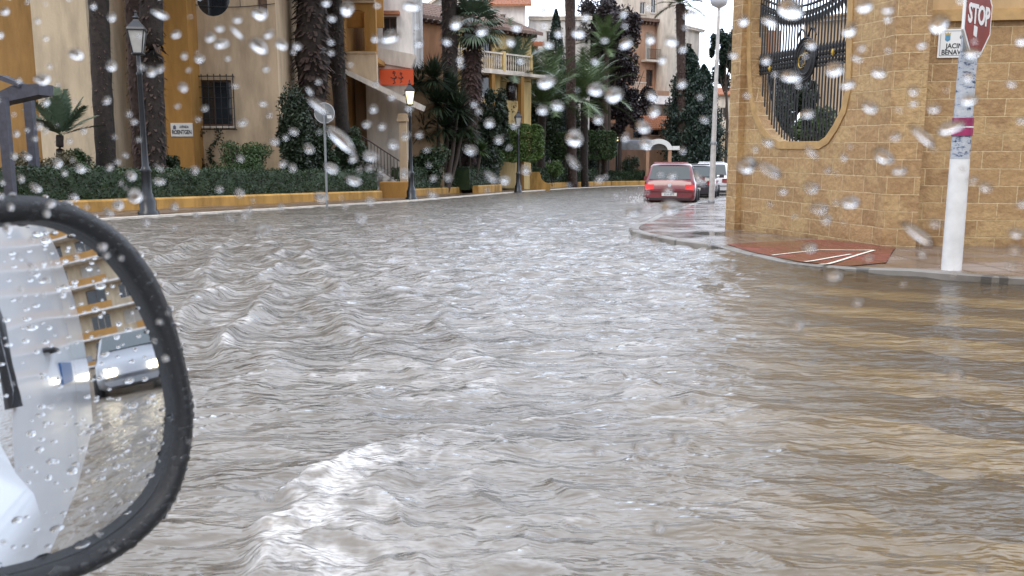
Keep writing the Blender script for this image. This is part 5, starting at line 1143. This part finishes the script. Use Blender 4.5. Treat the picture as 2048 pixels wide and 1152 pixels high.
# ================================================================== CARS
M_TYRE = mat("tyre_rubber", (.015, .015, .016), .8, .1); M_RIM = mat("alloy_rim", (.45, .46, .48), .3, .05, metal=.8)
M_CGL = mat("car_glass", (.035, .05, .05), .05, 0, spec=.9)
M_RLAMP = mat("red_tail_lamp", (.45, .01, .01), .15, 0, emit=(1, .04, .03), es=.3, coat=.5); M_RLAMP_OFF = mat("dull_tail_lamp", (.25, .015, .015), .15, 0, coat=.5)
M_PLATE = mat("number_plate", (.66, .66, .62), .5, 0); M_CTRIM = mat("black_car_trim", (.02, .02, .022), .5, 0); M_CHR = mat("chrome", (.7, .7, .72), .15, 0, metal=1)
def make_car(name, label, color, rear, heading, group, L=4.1, Wc=1.72, H=1.5, lit=False, plate="", mname="car_paint", van=False, headlit=False, sink=.12, belt=.93):
    """rear: point on the water at the middle of the rear bumper; heading: unit vector of travel"""
    hd = Vector((heading[0], heading[1], 0)).normalized(); pitch = math.atan(-SL * hd.y); ang = math.atan2(hd.y, hd.x)
    root = bpy.data.objects.new(name, None); COL.objects.link(root); root.location = gp(rear[0], rear[1], -sink); root.rotation_euler = (0, -pitch, ang); tag(root, label, "car", group)
    paint = mat(mname, color, .28, .04, 2, coat=.8, spec=.5); w = Wc / 2
    def Bm(b, nm, m, par=None):
        me = bpy.data.meshes.new(nm); me.from_pydata(b.v, [], b.f); [me.materials.append(x) for x in (m if isinstance(m, list) else [m])]; me.polygons.foreach_set("material_index", b.m); me.polygons.foreach_set("use_smooth", b.sm); bm_fix(me); o = bpy.data.objects.new(nm, me); COL.objects.link(o); o.parent = par or root; return o
    hb = belt; r_ = H
    # stations: x along length from rear; (x, zbottom, zbelt, ztop, wbelt, wtop)
    st = [(0.0, .34, .66, .66, .90, .84), (.05, .27, .88, .90, .96, .90), (.12, .24, hb, hb + .08, .985, .90), (.22 if not van else .16, .22, hb + .02, hb + .20, .99, .88), (.48 if not van else .30, .22, hb + .02, r_ - .09, 1, .80), (.60 if not van else .5, .22, hb + .02, r_ - .03, 1, .78),
          (.95, .22, hb + .01, r_ + .0, 1, .77), (1.04, .22, hb + .01, r_, 1, .77), (1.95, .22, hb, r_ + .01, 1, .77), (2.05, .22, hb, r_ + .01, 1, .77), (2.55, .22, hb - .01, r_ - .03, 1, .76), (L - 1.0, .22, hb - .02, hb + .13, .985, .83), (L - .9, .22, hb - .03, hb + .02, .98, .86), (L - .4, .24, hb - .12, hb - .09, .95, .86), (L - .12, .27, .66, .70, .88, .80), (L, .34, .52, .55, .76, .70)]
    rings = []
    for (x, zb_, zl, zt2, wb2, wt2) in st:
        a, c = w * wb2, w * wt2
        half = [(0, zb_), (a * .80, zb_), (a * .96, zb_ + .07), (a, zb_ + .20), (a, (zb_ + zl) / 2 + .1), (a * .985, zl - .05), (a * .955, zl), (c + (a * .95 - c) * .08, zt2 - .06 if zt2 > zl + .12 else zl + (zt2 - zl) * .5), (c * .9, zt2 - .01), (c * .5, zt2 + .015), (0, zt2 + .02)]
        rings.append([(x, y, z_) for y, z_ in half] + [(x, -y, z_) for y, z_ in half[-2:0:-1]])
    n = len(rings[0]); body = MB(); gls = {"rear_window": MB(), "side_window": MB(), "windscreen": MB()}; allv = [v for r2 in rings for v in r2]
    glass_side = {6, n - 7}  # quad index between belt(6) and top edge(7)
    def quad(i, k): return (i * n + k, i * n + (k + 1) % n, (i + 1) * n + (k + 1) % n, (i + 1) * n + k)
    bf = []; sidegl = []
    for i in range(len(rings) - 1):
        for k in range(n):
            q_ = quad(i, k)
            if k in (6, n - 7) and 5 <= i <= 9 and i not in (6, 8): sidegl.append((i, k))
            bf.append(q_)
    body.add(allv, bf, 0, True); body.add(rings[0], [tuple(range(n))], 0); body.add(rings[-1], [tuple(range(n))[::-1]], 0); Bm(body, "body", paint)
    for (i, k) in sidegl:
        b = MB(); q4 = [Vector(allv[j]) for j in quad(i, k)]; c = sum(q4, Vector()) / 4; sgn = 1 if c.y > 0 else -1; q4 = [c + (p - c) * .86 + Vector((0, sgn * .02, 0)) for p in q4]; b.add(q4 + [p - Vector((0, sgn * .015, 0)) for p in q4], [(0, 1, 2, 3), (7, 6, 5, 4), (0, 4, 5, 1), (1, 5, 6, 2), (2, 6, 7, 3), (3, 7, 4, 0)]); Bm(b, "side_window", M_CGL)
    x3, x4 = st[3], st[4]
    def slab(pts, nrm, nm, m, t=.02, par=None, smooth=False):
        b = MB(); pts = [Vector(p) for p in pts]; nv = Vector(nrm).normalized() * t; k = len(pts); b.add([p + nv for p in pts] + pts, [tuple(range(k)), tuple(range(k, 2 * k))[::-1]] + [(i, (i + 1) % k, k + (i + 1) % k, k + i) for i in range(k)]); return Bm(b, nm, m, par)
    # rear window follows the tailgate slope
    za, zb3, xa, xb = hb + .07, H - .12, st[2][0] + .045, st[4][0] - .02
    slab([(xa - .035, -w * .80, za), (xa - .035, w * .80, za), (xb - .035, w * .70, zb3), (xb - .035, -w * .70, zb3)], (-(zb3 - za), 0, (xb - xa)), "rear_window", M_CGL, .03)
    slab([(L - 1.03, -w * .78, hb + .16), (L - 1.03, w * .78, hb + .16), (2.62, w * .68, H - .05), (2.62, -w * .68, H - .05)], (.5, 0, 1), "windscreen", M_CGL, .035)
    lampm = M_RLAMP if lit else M_RLAMP_OFF
    for s_ in (-1, 1):
        slab([(.035, s_ * w * .97, hb - .10), (.025, s_ * w * .60, hb - .10), (.02, s_ * w * .60, hb - .27), (-.0, s_ * w * .93, hb - .30)], (-1, 0, .1), "tail_lamp", lampm, .035)
        b = MB(); b.tube([(2.75, s_ * w * .95, hb + .06), (2.72, s_ * (w + .10), hb + .08)], .03, 6); b.box((2.72, s_ * (w + .14), hb + .1), (.12, .2, .15)); Bm(b, "door_mirror", paint)
        slab([(L - .02, s_ * w * .72, .72), (L - .05, s_ * w * .40, .70), (L - .03, s_ * w * .42, .56), (L + .0, s_ * w * .70, .57)], (1, 0, .15), "headlight", mat("lit_headlight", (1, .95, .85), .2, 0, emit=(1, .86, .6), es=14) if headlit else mat("clear_headlamp", (.5, .5, .5), .1, 0), .05)
        b = MB(); b.box((1.5, s_ * (w + .012), hb - .12), (.18, .03, .03)); b.box((2.45, s_ * (w + .012), hb - .12), (.18, .03, .03)); Bm(b, "door_handle", paint)
        for wx in (.78, L - .78):
            b = MB(); prof = [(.20, -.10), (.30, -.11), (.325, -.06), (.325, .06), (.30, .11), (.20, .10)]; vs = []; fs = []
            for j, (rr2, yy) in enumerate(prof):
                for k in range(20): t = 2 * math.pi * k / 20; vs.append((wx + rr2 * math.cos(t), s_ * (w - .07) + yy, .325 + rr2 * math.sin(t)))
            for j in range(5):
                for k in range(20): fs.append((j * 20 + k, j * 20 + (k + 1) % 20, j * 20 + 20 + (k + 1) % 20, j * 20 + 20 + k))
            b.add(vs, fs, 0, True); wl_ = Bm(b, "wheel", M_TYRE)
            b = MB(); b.prism([[(wx + .2 * math.cos(t), .325 + .2 * math.sin(t)) for t in [2 * math.pi * k / 20 for k in range(20)]]], lambda u, v, w2: Vector((u, s_ * (w - .04) + w2, v)), -.02, .02); Bm(b, "rim", M_RIM, wl_)
    slab([(-.018, -w * .86, .60), (-.018, w * .86, .60), (.0, w * .9, .56), (.0, -w * .9, .56)], (-1, 0, 0), "bumper", paint, .03)
    slab([(.02, -w * .82, .36), (.02, w * .82, .36), (.03, w * .8, .28), (.03, -w * .8, .28)], (-1, 0, 0), "bumper_trim", M_CTRIM, .03)
    pl = slab([(-.02, -.26, .545), (-.02, .26, .545), (-.02, .26, .435), (-.02, -.26, .435)], (-1, 0, 0), "number_plate", M_PLATE, .03)
    if plate: lettering(plate, .10, world_of(root) @ Matrix(((0, 0, -1, -.055), (-1, 0, 0, 0), (0, 1, 0, .49), (0, 0, 0, 1))), M_BLK, root, .002, sx=.85)
    b = MB(); vs = [(-.012 + st[2][0] * .0 + .0, 0, 0)]; b.prism([[(.062 * math.cos(t), hb - .12 + .062 * math.sin(t)) for t in [2 * math.pi * k / 20 for k in range(20)]]], lambda u, v, w2: Vector((.06 + w2, u, v)), -.06, 0); Bm(b, "badge", M_CHR)
    b = MB(); b.tube([(st[5][0] - .1, -w * .66, H + .01), (st[5][0] - .12, w * .66, H + .01)], .03, 6); Bm(b, "roof_spoiler", paint)
    return root
HD = (.27, .963); GP = "cars parked along the right kerb"
make_car("driving_car", "dark red hatchback with glowing tail lamps driving through the flood", (.16, .004, .010), (G(1331, 404).x, 31.2), (.235, .97), None, lit=True, plate="6520 BTT", mname="dark_red_paint", sink=.20, L=4.0, H=1.58, Wc=1.8)
make_car("parked_car", "dark parked car half hidden behind the right side of the red hatchback", (.03, .028, .035), (7.7, 37.6), HD, GP, mname="dark_grey_paint", H=1.52)
make_car("parked_car", "white parked car right behind the tall white lamp post", (.62, .62, .64), (9.35, 42.0), HD, GP, mname="white_paint_car", H=1.66, Wc=1.8, belt=1.0)
make_car("parked_car", "farther white parked car just showing at the block wall", (.60, .61, .64), (12.1, 50), HD, GP, mname="white_paint_car", H=1.5)
# splash at the red car's wheels
rng = np.random.default_rng(4); n_ = 420; c = np.array([G(1331, 404).x - .85, 31.3, gz(0, 31.3)]); pos = c + np.stack([-np.abs(rng.normal(0, .25, n_)), rng.normal(.2, .6, n_), np.abs(rng.normal(0, .12, n_))], 1)
V, F_ = leaf_verts(pos, .032, rng, .8); tag(fastmesh("water_spray", V, F_, mat("white_spray", (.75, .75, .75), .4, 0)), "white spray thrown up at the left rear wheel of the red car", None, None, "stuff")

# ================================================================== OWN CAR: door mirror, flank, wet side window
HV = Vector((-math.cos(math.radians(15)), math.sin(math.radians(15)), 0)); RV = Vector((math.sin(math.radians(15)), math.cos(math.radians(15)), 0))  # heading and right-hand side
def own(h, r, z_): return HV * h + RV * r + Vector((0, 0, z_))
oc = thing("van", "white van the view is taken from, its black door mirror filling the lower left corner", "van", own(0, .33, 0), math.atan2(HV.y, HV.x))
MC = P(120, 772, .74)      # mirror centre
v = (MC - Vector((0, 0, CAMZ))).normalized(); out_dir = (-HV * math.cos(math.radians(-9.5)) + RV * math.sin(math.radians(-9.5)) + Vector((0, 0, -.03))).normalized(); nm = (out_dir - v).normalized()
mx_ = Vector((0, 0, 1)).cross(nm).normalized(); my_ = nm.cross(mx_).normalized()
def mpl(px, py):
    r_ = ray(px, py); t = (MC - Vector((0, 0, CAMZ))).dot(nm) / r_.dot(nm); p = Vector((0, 0, CAMZ)) + r_ * t - MC; return (p.dot(mx_), p.dot(my_))
outer_px = [(-330, 560), (-290, 480), (-220, 430), (-110, 400), (0, 389), (90, 393), (170, 420), (245, 470), (305, 545), (345, 635), (372, 735), (386, 825), (378, 915), (350, 1000), (300, 1065), (220, 1125), (120, 1168), (0, 1200), (-130, 1212), (-230, 1190), (-300, 1120), (-335, 1000), (-345, 780)]
inner_px = [(-280, 570), (-250, 520), (-190, 480), (-100, 455), (0, 446), (85, 440), (155, 458), (225, 505), (283, 585), (325, 680), (349, 775), (357, 840), (348, 915), (322, 985), (275, 1042), (200, 1095), (110, 1133), (0, 1162), (-120, 1172), (-205, 1150), (-258, 1095), (-290, 990), (-295, 780)]
def smooth_loop(L, n=4):
    out = []; k = len(L)
    for i in range(k):
        p0, p1, p2, p3 = L[i - 1], L[i], L[(i + 1) % k], L[(i + 2) % k]
        for j in range(n):
            t = j / n; out.append(tuple(.5 * (2 * p1[c] + (-p0[c] + p2[c]) * t + (2 * p0[c] - 5 * p1[c] + 4 * p2[c] - p3[c]) * t * t + (-p0[c] + 3 * p1[c] - 3 * p2[c] + p3[c]) * t ** 3) for c in (0, 1)))
    return out
OL = smooth_loop([mpl(*q_) for q_ in outer_px]); IL = smooth_loop([mpl(*q_) for q_ in inner_px])
mf = lambda u, v_, w: MC + mx_ * u + my_ * v_ + nm * w
M_HOUS = mat("black_mirror_housing", (.006, .006, .007), .5, .2, 20, bump=.15, bscale=300)
hsg = MB(); nL = len(OL); cx = sum(p[0] for p in OL) / nL; cy = sum(p[1] for p in OL) / nL
lay = [(IL, -.012, 1.0), (IL, .003, 1.0), (None, .008, .5), (OL, .002, .995), (OL, -.012, 1.0), (OL, -.035, .985), (OL, -.065, .90), (OL, -.09, .70), (OL, -.10, .35)]
vs = []
for Lp, w_, s_ in lay:
    for i in range(nL):
        if Lp is None: u_, v_ = (IL[i][0] + OL[i][0]) / 2, (IL[i][1] + OL[i][1]) / 2
        else: u_, v_ = cx + (Lp[i][0] - cx) * s_, cy + (Lp[i][1] - cy) * s_
        vs.append(mf(u_, v_, w_))
fs = [(j * nL + i, j * nL + (i + 1) % nL, (j + 1) * nL + (i + 1) % nL, (j + 1) * nL + i) for j in range(len(lay) - 1) for i in range(nL)]
fs.append(tuple(len(vs) - nL + i for i in range(nL))); hsg.add(vs, fs, 0, True)
wm = hsg.build("wing_mirror", M_HOUS, oc)
# convex mirror glass
me_b = MB(); RC = 1.35; rings_ = 14; vs = [mf(cx, cy, -.004)]; 
for j in range(1, rings_ + 1):
    f = j / rings_
    for i in range(nL): u_, v_ = cx + (IL[i][0] - cx) * f, cy + (IL[i][1] - cy) * f; vs.append(mf(u_, v_, -.004 - ((u_ - cx) ** 2 + (v_ - cy) ** 2) / (2 * RC) ))
fs = [(0, 1 + i, 1 + (i + 1) % nL) for i in range(nL)] + [(1 + (j - 1) * nL + i, 1 + (j - 1) * nL + (i + 1) % nL, 1 + j * nL + (i + 1) % nL, 1 + j * nL + i) for j in range(1, rings_) for i in range(nL)]
me_b.add(vs, fs, 0, True); M_MIR = mat("mirror_glass", (.82, .84, .86), .02, 0, metal=1.0); me_b.build("mirror_glass", M_MIR, wm)
arm = MB(); pa = mf(cx + .12 * (1 if mx_.dot(HV) < 0 else -1) * -1, cy - .02, -.05); ae = mpl(-325, 900); arm.tube([mf(ae[0], ae[1], -.05), own(.62, .40, .72), own(.66, .37, .66)], [.035, .035, .04], 10); arm.build("mirror_arm", M_HOUS, wm)
rngm = np.random.default_rng(9); b = MB()
def dome(b, c, nrm, r_, asp):
    nrm = nrm.normalized(); a = nrm.cross(Vector((0, 0, 1))).normalized(); d = nrm.cross(a); vs = []; 
    for j, (rr2, hh2) in enumerate(((1, 0), (.8, .28), (.45, .47))):
        for k in range(10): t = 2 * math.pi * k / 10; vs.append(c + a * (r_ * rr2 * asp * math.cos(t)) + d * (r_ * rr2 * math.sin(t)) + nrm * (hh2 * r_))
    vs.append(c + nrm * r_ * .52); b.add(vs, [(j * 10 + k, j * 10 + (k + 1) % 10, j * 10 + 10 + (k + 1) % 10, j * 10 + 10 + k) for j in range(2) for k in range(10)] + [(20 + k, 20 + (k + 1) % 10, 30) for k in range(10)], 0, True)
for _ in range(420):
    i = rngm.integers(0, nL); f = math.sqrt(rngm.random()) * .97; u_, v_ = cx + (IL[i][0] - cx) * f, cy + (IL[i][1] - cy) * f
    dome(b, mf(u_, v_, -.0038 - ((u_ - cx) ** 2 + (v_ - cy) ** 2) / (2 * RC)), nm, .0013 * math.exp(rngm.normal(0, .4)), rngm.uniform(1, 2.2))
b.build("glass_droplets", clear_mat("rain_water"), wm)["kind"] = "stuff"
b = MB()
for _ in range(420):
    i = rngm.integers(0, nL); f = rngm.random(); u_, v_ = IL[i][0] * (1 - f) + OL[i][0] * f, IL[i][1] * (1 - f) + OL[i][1] * f
    dome(b, mf(u_, v_, .001 + .006 * math.sin(math.pi * f)), nm, .0017 * math.exp(rngm.normal(0, .4)), rngm.uniform(1, 1.8))
b.build("rim_droplets", clear_mat("rain_water"), wm)["kind"] = "stuff"
# flank: a pressed steel side swelling gently outwards
def flank(h0, h1, name, m, zlo=.16, zhi=.80, rows=9, colsn=24, parent=oc):
    vs = []; 
    for i in range(colsn + 1):
        h = h0 + (h1 - h0) * i / colsn
        for j in range(rows + 1):
            t = j / rows; z_ = zlo + (zhi - zlo) * t; bul = .10 * math.sin(math.pi * min(1, .25 + .7 * t)) * (1 - .35 * ((h + 1.0) / 2.6) ** 2) + (.02 if abs(t - .62) < .08 else 0); vs.append(own(h, .34 + bul, z_))
    b = MB(); k = rows + 1; b.add(vs, [(i * k + j, (i + 1) * k + j, (i + 1) * k + j + 1, i * k + j + 1) for i in range(colsn) for j in range(rows)], 0, True); return b.build(name, m, parent)
M_OWN = mat("white_car_paint", (.70, .72, .75), .3, .05, 2, coat=.7)
flank(.62, -.14, "front_door", M_OWN, zhi=.70); 
def van_side(h0, h1, name, colsn=20, rows=16):
    vs = []
    for i in range(colsn + 1):
        h = h0 + (h1 - h0) * i / colsn
        for j in range(rows + 1):
            t = j / rows; z_ = .16 + 2.0 * t; r_ = .32 + .09 * math.sin(math.pi * min(1, .22 + .42 * t)) - .20 * max(0, t - .45) ** 1.6 - .03 * max(0, -h - 1.5) + (.012 if .27 < t < .33 else 0); vs.append(own(h, r_, z_))
    b = MB(); k = rows + 1; b.add(vs, [(i * k + j, (i + 1) * k + j, (i + 1) * k + j + 1, i * k + j + 1) for i in range(colsn) for j in range(rows)], 0, True); return b.build(name, M_OWN, oc)
rdo = van_side(-.15, -1.75, "sliding_door"); van_side(-1.765, -3.9, "side_panel")
b = MB(); b.tube([own(-.72, .40, .90), own(-.74, .435, .90), own(-.86, .435, .90), own(-.88, .40, .90)], .010, 8); b.build("handle", M_CTRIM, rdo)
b = MB(); b.tube([own(-.17, .405, .74), own(-.17, .395, .95), own(-.17, .34, 1.3)], .022, 8); b.build("window_frame", M_CTRIM, oc)
b = MB(); b.box(own(-1.25, .412, .80), (.42, .012, .10), math.atan2(HV.y, HV.x)); b.build("side_emblem", mat("blue_marking", (.03, .10, .25), .4, .1), rdo)
# side window pane (clear), leaning slightly in
def wpt(h, s_, off=0.0):   # s_ height above belt along the glass
    lean = .12; return own(h, .305 - lean * s_ + off, .80 + s_)
b = MB(); b.add([wpt(-.14, 0), wpt(.62, 0), wpt(.40, .42), wpt(-.14, .45)], [(0, 1, 2, 3)]); b.build("side_window", transparent_mat(), oc)
# rain drops on the pane
rng = np.random.default_rng(21); VV = []; FF = []; base = 0; seg, rg = 14, 5
Uh = HV; Us = (wpt(0, 1) - wpt(0, 0)).normalized(); Un = Uh.cross(Us).normalized()
if Un.dot(RV) < 0: Un = -Un
Uh_, Us_, Un_ = np.array(Uh), np.array(Us), np.array(Un)
cnt = 0
placed = []
while cnt < 1250:
    h = rng.uniform(-.13, .5); s_ = rng.uniform(.02, .30); zz = .80 + s_ - 1.0
    dens = 1.0 if zz > -.02 else (max(0.0, 1 + (zz + .02) / .03) * .75 + .16)
    if rng.random() > dens: continue
    r_ = min(.0031, .00112 * math.exp(rng.normal(0, .50)))
    if zz < -.03: r_ *= .8
    c = np.array(wpt(h, s_, .002)); 
    if any((c[0] - q_[0]) ** 2 + (c[2] - q_[2]) ** 2 < (r_ + q_[3]) ** 2 * 1.4 for q_ in placed): continue
    placed.append((c[0], c[1], c[2], r_)); ax, ay = r_ * rng.uniform(1.0, 1.6), r_ * rng.uniform(.75, 1.05); rot = rng.uniform(-.5, .5)
    if rng.random() < .06: ax *= 1.9; ay *= .8; rot = rng.uniform(.4, .9)
    ph = rng.uniform(0, 6.28, 3); loc = []
    Rc = r_ / math.sin(math.radians(rng.uniform(48, 64))); Zc = math.sqrt(max(0, Rc * Rc - r_ * r_)); hh_ = Rc - Zc
    for j in range(rg):
        rr2 = 1 - (j / rg) ** 1.0; e = math.sqrt(Rc * Rc - (rr2 * r_) ** 2) - Zc
        for k in range(seg):
            t = 2 * math.pi * k / seg; wob = 1 + .10 * math.sin(2 * t + ph[0]) + .06 * math.sin(3 * t + ph[1]); x_, y_ = ax * rr2 * wob * math.cos(t), ay * rr2 * wob * math.sin(t); x2, y2 = x_ * math.cos(rot) - y_ * math.sin(rot), x_ * math.sin(rot) + y_ * math.cos(rot)
            loc.append(c + Uh_ * x2 + Us_ * y2 + Un_ * e)
    loc.append(c + Un_ * hh_); loc.append(c)
    for j in range(rg - 1):
        for k in range(seg): k2 = (k + 1) % seg; FF.append((base + j * seg + k, base + j * seg + k2, base + (j + 1) * seg + k2, base + (j + 1) * seg + k))
    for k in range(seg): k2 = (k + 1) % seg; FF.append((base + (rg - 1) * seg + k, base + (rg - 1) * seg + k2, base + rg * seg, base + rg * seg)); FF.append((base + k2, base + k, base + rg * seg + 1, base + rg * seg + 1))
    VV += loc; base += len(loc); cnt += 1
mb = MB(); mb.v = [tuple(p) for p in VV]; mb.f = [tuple(dict.fromkeys(f)) for f in FF]; mb.m = [0] * len(FF); mb.sm = [len(set(f)) == 4 or (rg * seg) == -1 or True for f in FF]
o = mb.build("raindrops", clear_mat("rain_water"))
# flat backs must stay flat-shaded
sm_flags = []
o.data.polygons.foreach_get
fl = [True] * len(o.data.polygons)
for p in o.data.polygons:
    fl[p.index] = not (abs(Vector(p.normal).dot(-Un)) > .999)
o.data.polygons.foreach_set("use_smooth", fl)
tag(o, "raindrops clinging to the wet side window in front of the whole view", None, None, "stuff")

# ------------------------------------------------------------------ what the mirror shows: the street behind
fcar = own(-8.5, .95, 0)
make_car("following_car", "white car with lit headlights seen only in the door mirror", (.20, .21, .23), (fcar - HV * 4.1).to_tuple()[:2], (HV.x, HV.y), None, mname="pale_grey_paint", headlit=True, sink=.1, H=1.5)
fA = own(-52, -12, 0); fB = own(-47, 17, 0)
fb = Fr((fB.x, fB.y), (fA.x, fA.y))
if fb.n.dot(-HV) > 0: fb = Fr((fA.x, fA.y), (fB.x, fB.y))
bb_ = thing("terrace_flats", "cream block of flats with ochre balcony fronts, reflected in the door mirror", "apartment building", fb(0, 0, 0))
zg_ = gz(fA.x, fA.y)
wins = []
for fl_ in range(6):
    for k in range(7): wins.append((1.0 + k * 3.9, zg_ + .9 + fl_ * 3.0, 3.3 + k * 3.9, zg_ + 2.6 + fl_ * 3.0))
wall(fb, rect(0, zg_ - 1, fb.L, zg_ + 18.5), [rect(*w_) for w_ in wins], bb_, M_CREAM, .3, 10)
for i_, w_ in enumerate(wins): window(fb, w_, bb_, w=-.2, sill=False, bars=(1 + i_ % 2, 0), frame=M_OFFW if i_ % 3 else M_WOOD, pane=M_CURT if (i_ * 7) % 5 == 0 else M_PANE)
b = MB()
for fl_ in range(6):
    z_ = zg_ + .1 + fl_ * 3.0
    for s0_, s1_ in ((.4, fb.L * .46), (fb.L * .54, fb.L - .4)): b.prism([rect(s0_, z_, s1_, z_ + .75)], fb, 1.2, 1.4)
b.build("balcony_front", mat("ochre_balcony", (.40, .21, .06), .8, .15), bb_)
b = MB()
for fl_ in range(6):
    z_ = zg_ + .0 + fl_ * 3.0; b.prism([rect(.2, z_ - .12, fb.L - .2, z_ + .09)], fb, .003, 1.45)
b.build("balcony_slab", M_WHITE, bb_)
